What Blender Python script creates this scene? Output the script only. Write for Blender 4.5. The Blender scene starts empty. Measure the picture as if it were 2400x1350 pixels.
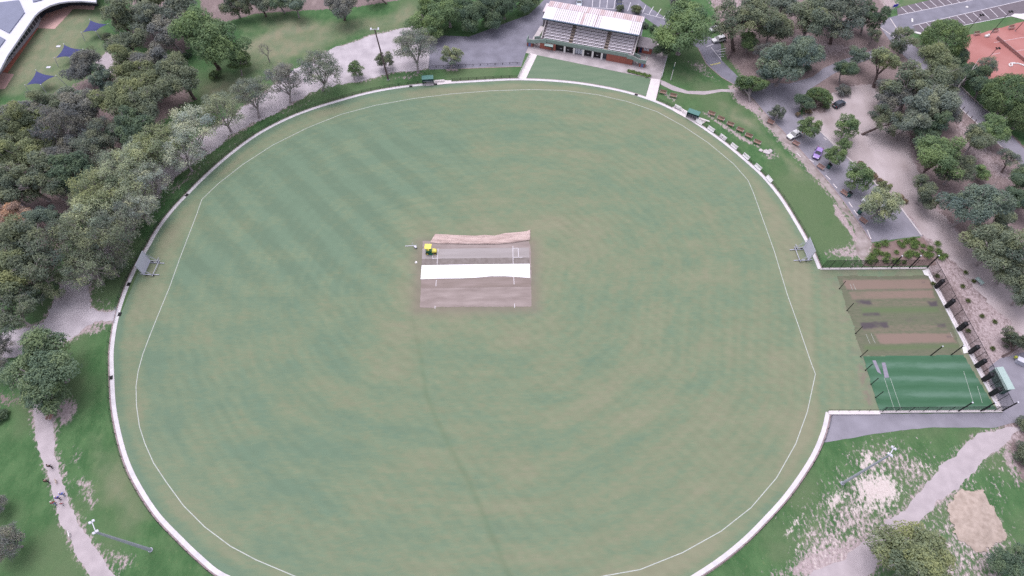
import bpy, bmesh, math, random
import numpy as np
from mathutils import Vector, Matrix
from mathutils.geometry import delaunay_2d_cdt

# ------------------------------------------------------------------ camera, light, exposure
SC = bpy.context.scene
COL = SC.collection
CAM_H, PITCH, FPX = 113.0, 56.8, 1400.0
cam_d = bpy.data.cameras.new('camera'); cam = bpy.data.objects.new('camera', cam_d); COL.objects.link(cam)
cam_d.sensor_width = 36.0; cam_d.lens = FPX / 2400.0 * 36.0
cam_d.clip_start = 0.5; cam_d.clip_end = 6000
cam.location = (0, 0, CAM_H); cam.rotation_euler = (math.radians(90 - PITCH), 0, 0)
SC.camera = cam

SUN_EL, SUN_AZ = math.radians(70), math.radians(-35)      # azimuth from +Y towards +X
W = bpy.data.worlds.new('World'); SC.world = W; W.use_nodes = True
wn, wl = W.node_tree.nodes, W.node_tree.links
bg = wn['Background']
sky = wn.new('ShaderNodeTexSky'); sky.sky_type = 'NISHITA'; sky.sun_disc = False
sky.sun_elevation = SUN_EL; sky.sun_rotation = SUN_AZ; sky.air_density = 1.0; sky.dust_density = 3.0
hs = wn.new('ShaderNodeHueSaturation'); hs.inputs['Saturation'].default_value = 0.22
tint = wn.new('ShaderNodeMix'); tint.data_type = 'RGBA'; tint.blend_type = 'MULTIPLY'
tint.inputs[0].default_value = 1.0; tint.inputs[7].default_value = (1.0, 0.967, 1.085, 1)
wl.new(sky.outputs[0], hs.inputs['Color']); wl.new(hs.outputs[0], tint.inputs[6]); wl.new(tint.outputs[2], bg.inputs['Color'])
bg.inputs['Strength'].default_value = 0.15
sd_ = bpy.data.lights.new('sun', 'SUN'); sd_.energy = 0.9; sd_.angle = math.radians(50); sd_.color = (1.0, 0.965, 0.985)
sun = bpy.data.objects.new('sun', sd_); COL.objects.link(sun)
_d = Vector((math.sin(SUN_AZ) * math.cos(SUN_EL), math.cos(SUN_AZ) * math.cos(SUN_EL), math.sin(SUN_EL)))
sun.rotation_euler = _d.to_track_quat('Z', 'Y').to_euler(); sun.location = _d * 300
SC.cycles.use_denoising = False
SC.view_settings.view_transform = 'Standard'; SC.view_settings.look = 'None'
SC.view_settings.exposure = 0.63; SC.view_settings.gamma = 1.0; SC.view_settings.use_curve_mapping = False

# ------------------------------------------------------------------ survey: photo points to ground points
_th = math.radians(90 - PITCH); _c, _s = math.cos(_th), math.sin(_th)
def G(u, v, z=0.0):
    x = (u - 1200) / FPX; y = -(v - 675) / FPX
    d = (x, y * _c + _s, y * _s - _c); t = (z - CAM_H) / d[2]
    return Vector((d[0] * t, d[1] * t, z))
def G2(pts): return [(G(u, v).x, G(u, v).y) for u, v in pts]
def ppm(u, v, z=0):                     # photo pixels per metre at that spot
    p = G(u, v, z); depth = p.y * _s + (CAM_H - z) * _c
    return FPX / depth

# ------------------------------------------------------------------ helpers
RNG = random.Random(5)
class MB:
    def __init__(s): s.v = []; s.f = []; s.mi = []
    def face(s, pts, mi=0):
        n = len(s.v); s.v += [tuple(p) for p in pts]; s.f.append(tuple(range(n, n + len(pts)))); s.mi.append(mi); return s
    def box(s, c, size, rot=0.0, mi=0, tilt=None, bev=0.0):
        hx, hy, hz = [a / 2 for a in size]; n = len(s.v)
        R = Matrix.Rotation(rot, 3, 'Z')
        if tilt is not None: R = R @ tilt
        for dz in (-hz, hz):
            for dx, dy in ((-hx, -hy), (hx, -hy), (hx, hy), (-hx, hy)):
                s.v.append(tuple(R @ Vector((dx, dy, dz)) + Vector(c)))
        for q in ((3, 2, 1, 0), (4, 5, 6, 7), (0, 1, 5, 4), (1, 2, 6, 5), (2, 3, 7, 6), (3, 0, 4, 7)):
            s.f.append(tuple(n + i for i in q)); s.mi.append(mi)
        return s
    def tube(s, a, b, r0, r1=None, n=6, mi=0, cap=True):
        a, b = Vector(a), Vector(b); r1 = r0 if r1 is None else r1
        d = (b - a)
        if d.length < 1e-6: return s
        q = d.to_track_quat('Z', 'Y').to_matrix(); k = len(s.v)
        for p, r in ((a, r0), (b, r1)):
            for i in range(n):
                t = 2 * math.pi * i / n; s.v.append(tuple(p + q @ Vector((r * math.cos(t), r * math.sin(t), 0))))
        for i in range(n):
            j = (i + 1) % n; s.f.append((k + i, k + j, k + n + j, k + n + i)); s.mi.append(mi)
        if cap:
            s.f.append(tuple(k + i for i in reversed(range(n)))); s.mi.append(mi)
            s.f.append(tuple(k + n + i for i in range(n))); s.mi.append(mi)
        return s
    def path(s, pts, rs, n=6, mi=0):
        for i in range(len(pts) - 1): s.tube(pts[i], pts[i + 1], rs[i], rs[i + 1], n, mi)
        return s
    def prism(s, poly, z0, z1, mi=0):       # poly ccw list of (x,y)
        n = len(poly); k = len(s.v)
        for z in (z0, z1):
            for x, y in poly: s.v.append((x, y, z))
        s.f.append(tuple(k + i for i in reversed(range(n)))); s.mi.append(mi)
        s.f.append(tuple(k + n + i for i in range(n))); s.mi.append(mi)
        for i in range(n):
            j = (i + 1) % n; s.f.append((k + i, k + j, k + n + j, k + n + i)); s.mi.append(mi)
        return s
    def extrude(s, prof, a, b, mi=0):       # profile of (across, z) carried from a to b
        a, b = Vector(a), Vector(b); d = (b - a).normalized(); w = Vector((-d.y, d.x, 0)); n = len(prof); k = len(s.v)
        for p in (a, b):
            for x, z in prof: s.v.append(tuple(p + w * x + Vector((0, 0, z))))
        s.f.append(tuple(k + i for i in range(n))); s.mi.append(mi)
        s.f.append(tuple(k + n + i for i in reversed(range(n)))); s.mi.append(mi)
        for i in range(n):
            j = (i + 1) % n; s.f.append((k + j, k + i, k + n + i, k + n + j)); s.mi.append(mi)
        return s
    def build(s, name, mats, parent=None, smooth=False):
        me = bpy.data.meshes.new(name); me.from_pydata(s.v, [], s.f)
        if not isinstance(mats, (list, tuple)): mats = [mats]
        for m in mats: me.materials.append(m)
        if len(mats) > 1: me.polygons.foreach_set('material_index', s.mi)
        if smooth: me.polygons.foreach_set('use_smooth', [True] * len(me.polygons))
        me.update()
        return link(name, me, parent)
def link(name, me, parent=None):
    o = bpy.data.objects.new(name, me); COL.objects.link(o)
    if parent is not None: o.parent = parent
    return o
def bevel(o, w, seg=1):
    bm = bmesh.new(); bm.from_mesh(o.data)
    bmesh.ops.remove_doubles(bm, verts=bm.verts, dist=1e-5)
    bmesh.ops.bevel(bm, geom=bm.edges[:], offset=w, segments=seg, affect='EDGES', clamp_overlap=True)
    bm.to_mesh(o.data); bm.free(); return o
def tag(o, label, cat, group=None):
    o['label'] = label; o['category'] = cat
    if group: o['group'] = group
    return o
def thing(name, label, cat, loc=(0, 0, 0), rz=0.0, group=None):
    o = bpy.data.objects.new(name, None); COL.objects.link(o); o.empty_display_size = 0.3
    o.location = loc; o.rotation_euler = (0, 0, rz); return tag(o, label, cat, group)
def kids(o): return [c for c in ALLKIDS.get(o.name, [])]
def dup(root, children, loc, rz, label, scale=None):
    r = root.copy(); COL.objects.link(r); r.location = loc; r.rotation_euler = (0, 0, rz); r['label'] = label
    if scale is not None: r.scale = scale
    for ch in children:
        c = ch.copy(); COL.objects.link(c); c.parent = r
        for g in ch.children:
            d = g.copy(); COL.objects.link(d); d.parent = c
    return r
def struct(o): o['kind'] = 'structure'; return o

# ------------------------------------------------------------------ materials
def mat(name, col, rough=0.85, var=0.12, scale=2.0, metal=0.0, col2=None, detail=4, spec=0.3, bump=0.0, stretch=None, objcol=False):
    m = bpy.data.materials.new(name); m.use_nodes = True
    n, l = m.node_tree.nodes, m.node_tree.links; p = n['Principled BSDF']
    p.inputs['Roughness'].default_value = rough; p.inputs['Metallic'].default_value = metal
    p.inputs['Specular IOR Level'].default_value = spec
    tc = n.new('ShaderNodeTexCoord'); src = tc.outputs['Object']
    if stretch:
        mp = n.new('ShaderNodeMapping'); mp.inputs['Scale'].default_value = stretch; l.new(src, mp.inputs[0]); src = mp.outputs[0]
    nz = n.new('ShaderNodeTexNoise'); nz.inputs['Scale'].default_value = scale; nz.inputs['Detail'].default_value = detail
    l.new(src, nz.inputs['Vector'])
    mr = n.new('ShaderNodeMapRange'); mr.inputs[1].default_value = 0.3; mr.inputs[2].default_value = 0.7; l.new(nz.outputs['Fac'], mr.inputs[0])
    mx = n.new('ShaderNodeMix'); mx.data_type = 'RGBA'
    c2 = col2 if col2 else tuple(min(1, c * (1 + var)) for c in col)
    c1 = col if col2 else tuple(c * (1 - var) for c in col)
    mx.inputs[6].default_value = (*c1, 1); mx.inputs[7].default_value = (*c2, 1)
    l.new(mr.outputs[0], mx.inputs[0]); l.new(mx.outputs[2], p.inputs['Base Color'])
    if bump:
        b = n.new('ShaderNodeBump'); b.inputs['Strength'].default_value = bump; b.inputs['Distance'].default_value = 0.05
        l.new(nz.outputs['Fac'], b.inputs['Height']); l.new(b.outputs[0], p.inputs['Normal'])
    return m
def objcol_mat(name, rough, attr=None, spec=0.2, lo=0.78, hi=1.38):
    m = bpy.data.materials.new(name); m.use_nodes = True
    n, l = m.node_tree.nodes, m.node_tree.links; p = n['Principled BSDF']
    p.inputs['Roughness'].default_value = rough; p.inputs['Specular IOR Level'].default_value = spec
    oi = n.new('ShaderNodeObjectInfo')
    if attr:
        at = n.new('ShaderNodeAttribute'); at.attribute_name = attr; fac = at.outputs['Fac']
    else:
        tc = n.new('ShaderNodeTexCoord'); nz = n.new('ShaderNodeTexNoise'); nz.inputs['Scale'].default_value = 6
        l.new(tc.outputs['Object'], nz.inputs['Vector']); fac = nz.outputs['Fac']
    mr = n.new('ShaderNodeMapRange'); mr.inputs[3].default_value = lo; mr.inputs[4].default_value = hi; l.new(fac, mr.inputs[0])
    vm = n.new('ShaderNodeVectorMath'); vm.operation = 'SCALE'
    l.new(oi.outputs['Color'], vm.inputs[0]); l.new(mr.outputs[0], vm.inputs['Scale'])
    if attr:        # leaves of higher tone a little yellower
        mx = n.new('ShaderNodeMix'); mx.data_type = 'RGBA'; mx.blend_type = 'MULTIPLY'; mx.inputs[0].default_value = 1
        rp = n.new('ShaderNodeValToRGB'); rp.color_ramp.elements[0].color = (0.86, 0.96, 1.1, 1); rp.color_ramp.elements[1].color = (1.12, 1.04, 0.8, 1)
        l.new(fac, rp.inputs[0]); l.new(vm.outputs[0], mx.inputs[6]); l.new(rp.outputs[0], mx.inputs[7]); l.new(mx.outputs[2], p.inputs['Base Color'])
        tl = n.new('ShaderNodeBsdfTranslucent'); ms = n.new('ShaderNodeMixShader'); ms.inputs[0].default_value = 0.36; l.new(mx.outputs[2], tl.inputs[0]); l.new(p.outputs[0], ms.inputs[1]); l.new(tl.outputs[0], ms.inputs[2]); l.new(ms.outputs[0], n['Material Output'].inputs[0])
    else: l.new(vm.outputs[0], p.inputs['Base Color'])
    return m
def glass_mat(name, col):
    m = mat(name, col, rough=0.12, var=0.1, scale=0.6, spec=0.6); return m
def net_mat(name, col, opac):
    m = bpy.data.materials.new(name); m.use_nodes = True
    n, l = m.node_tree.nodes, m.node_tree.links; p = n['Principled BSDF']
    p.inputs['Base Color'].default_value = (*col, 1); p.inputs['Roughness'].default_value = 0.8
    t = n.new('ShaderNodeBsdfTransparent'); x = n.new('ShaderNodeMixShader'); x.inputs[0].default_value = opac
    l.new(t.outputs[0], x.inputs[1]); l.new(p.outputs[0], x.inputs[2]); l.new(x.outputs[0], n['Material Output'].inputs[0])
    return m
M = {}
M['concrete'] = mat('concrete', (0.50, 0.455, 0.455), var=0.10, scale=0.8)
M['kerb'] = mat('kerb_concrete', (0.60, 0.575, 0.585), var=0.10, scale=0.7, detail=6)
M['path_white'] = mat('pale_concrete', (0.66, 0.60, 0.60), var=0.07, scale=0.9)
M['apron'] = mat('apron_concrete', (0.40, 0.355, 0.36), var=0.16, scale=0.45, detail=6)
M['asphalt'] = mat('asphalt', (0.195, 0.190, 0.228), var=0.16, scale=0.35, detail=8)
M['asphalt_pale'] = mat('worn_asphalt', (0.240, 0.228, 0.262), var=0.14, scale=0.3, detail=8)
M['bay'] = mat('bay_asphalt', (0.150, 0.128, 0.145), var=0.10, scale=0.8, detail=6)
M['paint'] = mat('white_paint', (0.72, 0.69, 0.72), var=0.06, scale=2)
M['gravel'] = mat('gravel', (0.36, 0.315, 0.325), col2=(0.45, 0.395, 0.405), scale=0.5, detail=10)
M['gravel_grey'] = mat('grey_gravel', (0.36, 0.325, 0.345), col2=(0.51, 0.465, 0.485), scale=0.3, detail=10)
M['dirt'] = mat('pale_dirt', (0.300, 0.248, 0.242), col2=(0.495, 0.430, 0.430), scale=0.16, detail=12, stretch=(1, .55, 1))
M['clay'] = mat('red_clay', (0.34, 0.130, 0.112), col2=(0.43, 0.205, 0.185), scale=0.12, detail=8)
M['pink_pave'] = mat('pink_paving', (0.50, 0.325, 0.295), var=0.07, scale=0.5)
M['red_pave'] = mat('red_paving', (0.44, 0.16, 0.115), var=0.09, scale=0.5)
M['brick'] = mat('red_brick', (0.30, 0.105, 0.08), var=0.18, scale=6)
M['green_paint'] = mat('sage_green_paint', (0.25, 0.32, 0.285), var=0.06, scale=1.0)
M['white_wall'] = mat('white_render', (0.72, 0.70, 0.68), var=0.05)
M['blue_door'] = mat('blue_paint', (0.13, 0.17, 0.33), var=0.08)
M['dark'] = mat('dark_panel', (0.022, 0.02, 0.024), rough=0.5, var=0.2)
M['black'] = mat('black_metal', (0.014, 0.014, 0.016), rough=0.6, var=0.2)
M['pad'] = mat('black_vinyl', (0.02, 0.02, 0.024), rough=0.55, var=0.2)
M['rubber'] = mat('rubber', (0.012, 0.012, 0.013), rough=0.8)
M['glass'] = glass_mat('window_glass', (0.035, 0.045, 0.06))
M['curtain'] = glass_mat('curtained_glass', (0.52, 0.55, 0.62))
M['galv'] = mat('galvanised_steel', (0.42, 0.43, 0.49), rough=0.55, var=0.07)
M['screen'] = mat('grey_screen_mesh', (0.52, 0.52, 0.60), var=0.04, scale=4)
M['alu'] = mat('white_aluminium', (0.62, 0.615, 0.68), rough=0.45, var=0.05)
M['timber'] = mat('stained_timber', (0.29, 0.175, 0.148), var=0.18, scale=5)
M['pole_wood'] = mat('weathered_pole', (0.13, 0.095, 0.095), var=0.22, scale=3)
M['soil'] = mat('dark_soil', (0.115, 0.08, 0.072), var=0.25, scale=1.2)
M['seat'] = mat('white_seat_timber', (0.80, 0.76, 0.80), var=0.12, scale=1.5)
M['terrace'] = mat('terrace_concrete', (0.37, 0.325, 0.335), var=0.22, scale=0.7, detail=6)
M['aisle'] = mat('aisle_concrete', (0.27, 0.22, 0.185), var=0.15, scale=1.0)
M['mulch'] = mat('mulch', (0.17, 0.115, 0.105), col2=(0.25, 0.18, 0.165), scale=0.8, detail=8)
M['sail'] = mat('navy_shade_cloth', (0.055, 0.062, 0.165), var=0.08)
M['nettheme'] = net_mat('black_netting', (0.015, 0.02, 0.018), 0.27)
M['line'] = mat('chalk_line', (0.44, 0.47, 0.43), var=0.15, scale=1.5)
M['netlight'] = net_mat('light_netting', (0.02, 0.02, 0.022), 0.16)
M['mesh_pink'] = net_mat('tennis_netting', (0.20, 0.09, 0.085), 0.55)
M['leaf'] = objcol_mat('leaf', 0.75, attr='tone')
M['bark'] = objcol_mat('bark', 0.9, lo=0.7, hi=1.3)
M['yellow'] = mat('yellow_paint', (0.74, 0.66, 0.12), rough=0.4, var=0.05)
M['mgreen'] = mat('mower_green', (0.02, 0.13, 0.07), rough=0.4, var=0.1)
M['teal'] = mat('green_roof_steel', (0.085, 0.20, 0.175), rough=0.5, var=0.06)
M['teal_dark'] = mat('green_wall_steel', (0.03, 0.09, 0.08), rough=0.6, var=0.08)
M['mint'] = mat('pale_green_roof', (0.34, 0.44, 0.41), rough=0.5, var=0.05)

# ------------------------------------------------------------------ noise and polygon tools for surface patterns
def vnoise(x, y, sc, seed):
    rs = np.random.RandomState(seed); T = rs.rand(256, 256)
    u, v = x / sc, y / sc; i, j = np.floor(u).astype(int), np.floor(v).astype(int); a, b = u - i, v - j
    a = a * a * (3 - 2 * a); b = b * b * (3 - 2 * b)
    g = lambda p, q: T[p % 256, q % 256]
    return (g(i, j) * (1 - a) + g(i + 1, j) * a) * (1 - b) + (g(i, j + 1) * (1 - a) + g(i + 1, j + 1) * a) * b
def fbm(x, y, sc, seed, o=4):
    t = 0; w = 1; s = 0
    for k in range(o): t = t + w * vnoise(x + 37 * k, y - 19 * k, sc / 2 ** k, seed + k); s += w; w *= 0.55
    return t / s
def sdist(x, y, poly):              # signed distance, negative inside
    d = np.full(x.shape, 1e9); ins = np.zeros(x.shape, bool); n = len(poly)
    for i in range(n):
        (x0, y0), (x1, y1) = poly[i], poly[(i + 1) % n]; ex, ey = x1 - x0, y1 - y0; L = ex * ex + ey * ey + 1e-12
        t = np.clip(((x - x0) * ex + (y - y0) * ey) / L, 0, 1)
        d = np.minimum(d, (x - x0 - t * ex) ** 2 + (y - y0 - t * ey) ** 2)
        if abs(ey) > 1e-9:
            c = ((y0 > y) != (y1 > y)) & (x < ex * (y - y0) / ey + x0); ins ^= c
    d = np.sqrt(d); return np.where(ins, -d, d)
def soft(x, y, poly, s):
    out = np.zeros(x.shape); P = np.array(poly)
    bb = (x > P[:, 0].min() - s) & (x < P[:, 0].max() + s) & (y > P[:, 1].min() - s) & (y < P[:, 1].max() + s)
    if bb.any(): out[bb] = np.clip(0.5 - sdist(x[bb], y[bb], poly) / (2 * s), 0, 1)
    return out
def linedist(x, y, pts):
    d = np.full(x.shape, 1e9)
    for i in range(len(pts) - 1):
        (x0, y0), (x1, y1) = pts[i], pts[i + 1]; ex, ey = x1 - x0, y1 - y0
        t = np.clip(((x - x0) * ex + (y - y0) * ey) / (ex * ex + ey * ey + 1e-9), 0, 1)
        d = np.minimum(d, (x - x0 - t * ex) ** 2 + (y - y0 - t * ey) ** 2)
    return np.sqrt(d)
def grid_mesh(name, xs, ys, z, keep=None, attrs=None, mt=None):
    nx, ny = len(xs), len(ys); X, Y = np.meshgrid(xs, ys)
    co = np.empty((nx * ny, 3), np.float32); co[:, 0] = X.ravel(); co[:, 1] = Y.ravel(); co[:, 2] = z if np.isscalar(z) else z.ravel()
    i, j = np.meshgrid(np.arange(nx - 1), np.arange(ny - 1)); a = (j * nx + i).ravel()
    q = np.stack([a, a + 1, a + nx + 1, a + nx], 1)
    if keep is not None: q = q[keep.ravel()[q].all(1)]
    used = np.unique(q); remap = np.full(nx * ny, -1); remap[used] = np.arange(len(used)); q = remap[q]; co = co[used]
    me = bpy.data.meshes.new(name); me.vertices.add(len(co)); me.vertices.foreach_set('co', co.ravel())
    me.loops.add(q.size); me.loops.foreach_set('vertex_index', q.ravel().astype(np.int32))
    me.polygons.add(len(q)); me.polygons.foreach_set('loop_start', np.arange(0, q.size, 4, dtype=np.int32))
    me.update(calc_edges=True)
    if attrs is not None:
        at = me.color_attributes.new('cover', 'FLOAT_COLOR', 'POINT')
        at.data.foreach_set('color', attrs.reshape(-1, 4)[used].astype(np.float32).ravel())
    if mt: me.materials.append(mt)
    return struct(link(name, me))
def catmull(pts, n=5, closed=True):
    out = []; N = len(pts)
    rng = range(N) if closed else range(N - 1)
    for i in rng:
        p = [pts[(i + k) % N] if closed else pts[min(max(i + k, 0), N - 1)] for k in (-1, 0, 1, 2)]
        for t in np.linspace(0, 1, n, endpoint=False):
            out.append(tuple(0.5 * (2 * p[1][a] + (p[2][a] - p[0][a]) * t + (2 * p[0][a] - 5 * p[1][a] + 4 * p[2][a] - p[3][a]) * t * t + (3 * p[1][a] - p[0][a] - 3 * p[2][a] + p[3][a]) * t ** 3) for a in (0, 1)))
    if not closed: out.append(pts[-1])
    return out
def offset(pts, d, closed=True):
    out = []; n = len(pts)
    for i in range(n):
        a = pts[i - 1] if (closed or i > 0) else pts[i]; b = pts[(i + 1) % n] if (closed or i < n - 1) else pts[i]
        t = Vector((b[0] - a[0], b[1] - a[1])).normalized(); out.append((pts[i][0] - t.y * d, pts[i][1] + t.x * d))
    return out
def ribbon(name, pts, w, mt, z, closed=False, h=0.0, parent=None):
    A, B = offset(pts, -w / 2, closed), offset(pts, w / 2, closed); mb = MB(); n = len(pts)
    for i in range(n if closed else n - 1):
        j = (i + 1) % n
        mb.face([(*A[i], z), (*A[j], z), (*B[j], z), (*B[i], z)])
        if h:
            mb.face([(*A[j], z), (*A[i], z), (*A[i], z - h), (*A[j], z - h)])
            mb.face([(*B[i], z), (*B[j], z), (*B[j], z - h), (*B[i], z - h)])
    return mb.build(name, mt, parent)
def lines(name, segs, w, mt, z):                 # straight painted lines from photo point to photo point
    mb = MB()
    for a, b in segs:
        a, b = G(*a), G(*b); d = (b - a); d.z = 0; d.normalize(); p = Vector((-d.y, d.x, 0)) * w / 2
        q = [a - p, b - p, b + p, a + p]; mb.face([(v.x, v.y, z) for v in q])
    return struct(mb.build(name, mt))
EDGES = []
def sheet(name, px, mt, z, ragged=0.0, step=0.8, seed=1, world=False):
    P = list(px) if world else G2(px)
    if ragged >= .25 and ('gravel' in name or 'dirt' in name): EDGES.append(list(P))
    if ragged:
        Q = []; n = len(P)
        for i in range(n):
            a, b = Vector(P[i]), Vector(P[(i + 1) % n]); k = max(1, int((b - a).length / step)); d = (b - a).normalized() if (b - a).length > 0 else Vector((1, 0))
            for t in range(k):
                p = a.lerp(b, t / k); x, y = np.array([p.x]), np.array([p.y])
                o = (fbm(x, y, 3.0, seed, 3)[0] - 0.5) * 2.4 * ragged + RNG.uniform(-0.35, 0.35) * ragged
                Q.append((p.x - d.y * o, p.y + d.x * o))
        P = Q
    ar = sum(P[i][0] * P[(i + 1) % len(P)][1] - P[(i + 1) % len(P)][0] * P[i][1] for i in range(len(P)))
    if ar < 0: P = P[::-1]
    r_ = delaunay_2d_cdt([Vector(p) for p in P], [], [list(range(len(P)))], 1, 1e-5)
    me = bpy.data.meshes.new(name); me.from_pydata([(v.x, v.y, z) for v in r_[0]], [], r_[2]); me.update()
    me.materials.append(mt); return struct(link(name, me))
# ------------------------------------------------------------------ ground, oval and other surfaces
KERB_PX = [(263,880),(262,830),(266,790),(272,755),(283,715),(297,675),(318,628),(345,582),(372,535),(405,492),(440,455),(485,410),(540,362),(600,318),(660,285),(720,260),(790,238),(860,219),(930,206),(1000,198),(1060,194),(1130,190),(1190,187),(1240,187),(1300,190),(1360,196),(1420,206),(1470,217),(1510,229),(1550,244),(1590,264),(1630,288),(1670,315),(1710,345),(1750,379),(1790,416),(1830,465),(1865,521),(1893,570),(1908,600),(1921,631)]
KERB_PX2 = [(1940,967),(1930,1010),(1910,1060),(1880,1110),(1840,1165),(1795,1215),(1745,1265),(1690,1310),(1630,1350),(1560,1392),(1450,1440),(1300,1475),(1100,1480),(900,1465),(750,1430),(640,1395),(525,1350),(470,1308),(420,1260),(370,1207),(330,1147),(300,1087),(280,1020),(267,950),(263,880)]
K1 = catmull(G2(KERB_PX), 4, False); K2 = catmull(G2(KERB_PX2), 4, False)
NETS = G2([(1921,631),(2172,629),(2348,964),(1940,967)])
OVAL = K1 + NETS[1:3] + K2[:-1]
kerb_o = struct(ribbon('oval_kerb', K1 + K2[:0], 0.80, M['kerb'], 0.10, h=0.12))
kerb_o2 = struct(ribbon('oval_kerb', K2, 0.80, M['kerb'], 0.10, h=0.12))
# thin brown timber edge behind the kerb
M['edge'] = mat('bare_edge', (0.30, 0.235, 0.235), var=0.25, scale=1.5)
struct(ribbon('bare_verge_strip', offset(K1, 0.56, False), 0.34, M['edge'], 0.03)); struct(ribbon('bare_verge_strip', offset(K2, 0.56, False), 0.34, M['edge'], 0.03))

def axis(a, b, st, far):
    c = np.arange(a, b + st / 2, st); return np.concatenate([[-far, -far * .6, a - 90, a - 30, a - 8], c, [b + 8, b + 30, b + 90, far * .6, far]])
xs, ys = axis(-205, 205, 0.5, 2600), axis(0, 232, 0.5, 2600)
X, Y = np.meshgrid(xs, ys)
R, Gd, B, A = [np.zeros(X.shape) for _ in range(4)]
def put(chan, px, w, s=1.5):
    np.maximum(chan, w * soft(X, Y, G2(px), s), out=chan)
# woodland floors
put(B, [(-200,690),(0,700),(60,690),(130,640),(160,560),(205,490),(235,400),(330,340),(410,260),(455,235),(440,190),(420,140),(330,130),(290,110),(250,150),(170,200),(60,245),(-250,260)], .85, 3)
put(B, [(300,-60),(300,110),(440,130),(455,100),(420,20),(430,-60)], .75, 3)
put(B, [(470,-90),(470,40),(530,52),(600,32),(760,22),(840,16),(950,-2),(1000,-40),(1000,-90)], .95, 1)
put(B, [(1690,95),(1735,180),(1760,200),(1850,192),(1930,155),(2040,112),(2070,60),(2030,10),(1990,-40),(1700,-40),(1680,50)], .82, 3)
put(R, [(1760,70),(1850,60),(1960,90),(2040,100),(2040,118),(1960,140),(1910,150),(1860,110)], .55, 4)
put(B, [(2120,128),(2160,165),(2205,215),(2290,290),(2400,400),(2600,560),(2600,720),(2400,640),(2260,560),(2200,470),(2150,380),(2090,250),(2000,190),(1900,215),(1870,240),(1880,270),(2000,200),(2060,150)], .7, 3)
put(R, [(2240,260),(2330,360),(2400,440),(2330,420),(2230,330)], .6, 3)
put(Gd, [(2230,265),(2300,335),(2270,340),(2225,300)], .7, 2)
put(R, [(2150,640),(2185,600),(2230,570),(2330,600),(2420,700),(2450,830),(2370,860),(2320,830),(2260,720),(2215,660)], .66, 2)
put(B, [(2150,640),(2185,600),(2230,570),(2330,600),(2420,700),(2450,830),(2370,860),(2320,830),(2260,720),(2215,660)], .42, 2)
put(B, [(2120,45),(2200,150),(2150,160),(2090,105)], .5, 2)
put(B, [(2150,125),(2200,118),(2240,150),(2200,165)], .9, 1.5)
put(B, [(1640,-60),(2060,-60),(2080,40),(2130,100),(2240,190),(2420,360),(2600,560),(2600,900),(2400,860),(2330,830),(2180,640),(2160,560),(2100,480),(1900,270),(1880,230),(1800,196),(1742,180),(1700,130),(1690,60)], .95, 1.5)
put(R, [(2050,-10),(2080,30),(2110,10),(2060,-30)], .8, 2)
put(Gd, [(2100,-60),(2450,-60),(2300,-10),(2180,-8),(2110,12)], .6, 3)
put(B, [(2174,631),(2346,958),(2400,965),(2390,840),(2240,600)], .95, .5); put(R, [(2185,640),(2340,940),(2390,850),(2230,600)], .5, 2)
# lawns
put(Gd, [(545,60),(640,34),(860,40),(960,12),(1000,50),(960,62),(860,82),(760,115),(690,150),(620,205),(560,250),(470,270),(430,270),(480,200),(560,160)], .46, 4)
put(Gd, [(550,110),(640,60),(760,45),(760,70),(640,100),(570,140)], .78, 4)
put(Gd, [(-60,160),(90,60),(150,20),(260,20),(270,130),(190,190),(80,235),(-60,250)], .46, 4)
put(Gd, [(1560,170),(1600,150),(1690,200),(1640,210)], .3, 3); put(R, [(1600,140),(1640,140),(1700,195),(1660,195)], .48, 2.5)
put(R, [(1640,-20),(1800,-20),(1790,30),(1720,60),(1660,30)], .52, 4)
put(Gd, [(1700,250),(1780,270),(1850,360),(1900,420),(1850,400),(1780,330),(1690,280)], .6, 4)
put(R, [(1725,235),(1700,290),(1690,240)], .2, 2)
put(R, [(1645,260),(1660,264),(1785,345),(1780,349),(1740,333),(1645,266)], .68, .7)
put(R, [(1545,216),(1560,215),(1592,236),(1575,240)], .6, .5)
put(R, [(1780,345),(1815,350),(1830,370),(1800,378),(1780,360)], .55, 1.5)
put(R, [(1700,200),(1720,195),(1775,240),(1800,290),(1760,262),(1725,240)], .8, 1.2)
put(R, [(1800,290),(1818,290),(1850,330),(1890,380),(1930,430),(1970,490),(2010,550),(2044,580),(2035,600),(2005,570),(1955,500),(1950,470),(1900,405),(1850,345),(1805,300)], .9, 0.9)
put(R, [(1930,590),(1960,572),(2030,565),(2040,595),(2000,612),(1960,600),(1925,605)], .58, 1.5)
put(R, [(1985,560),(2050,572),(2040,620),(1990,625),(2010,590)], .5, 2)
put(R, [(1770,268),(1800,290),(1880,355),(1950,430),(2045,570),(2040,590),(1990,570),(1940,470),(1880,395),(1790,295)], .55, 1.2)
# bottom right waste ground
put(R, [(1960,1080),(2010,1030),(2160,1010),(2360,1005),(2430,1100),(2430,1420),(1680,1420),(1800,1270),(1900,1180)], .47, 6)
put(A, [(1960,1080),(2010,1030),(2160,1010),(2360,1005),(2430,1100),(2430,1420),(1680,1420),(1800,1270),(1900,1180)], .38, 7)
put(A, [(2010,1120),(2060,1100),(2090,1112),(2125,1150),(2120,1185),(2050,1190),(2000,1165)], .86, 3)
put(A, [(1938,1182),(1962,1150),(1985,1160),(1950,1198)], .9, 1.6)
put(A, [(1990,1185),(2060,1160),(2110,1180),(2080,1210),(1985,1200)], .78, 3)
put(A, [(2020,1065),(2040,1060),(2050,1090),(2010,1110)], .8, 1.5)
put(A, [(2095,1075),(2180,1080),(2230,1100),(2220,1130),(2140,1100)], .62, 2)
put(R, [(2120,1150),(2240,1060),(2320,1005),(2385,1010),(2290,1120),(2200,1205),(2110,1290),(2030,1310),(2080,1200)], .78, 2.5)
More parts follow.
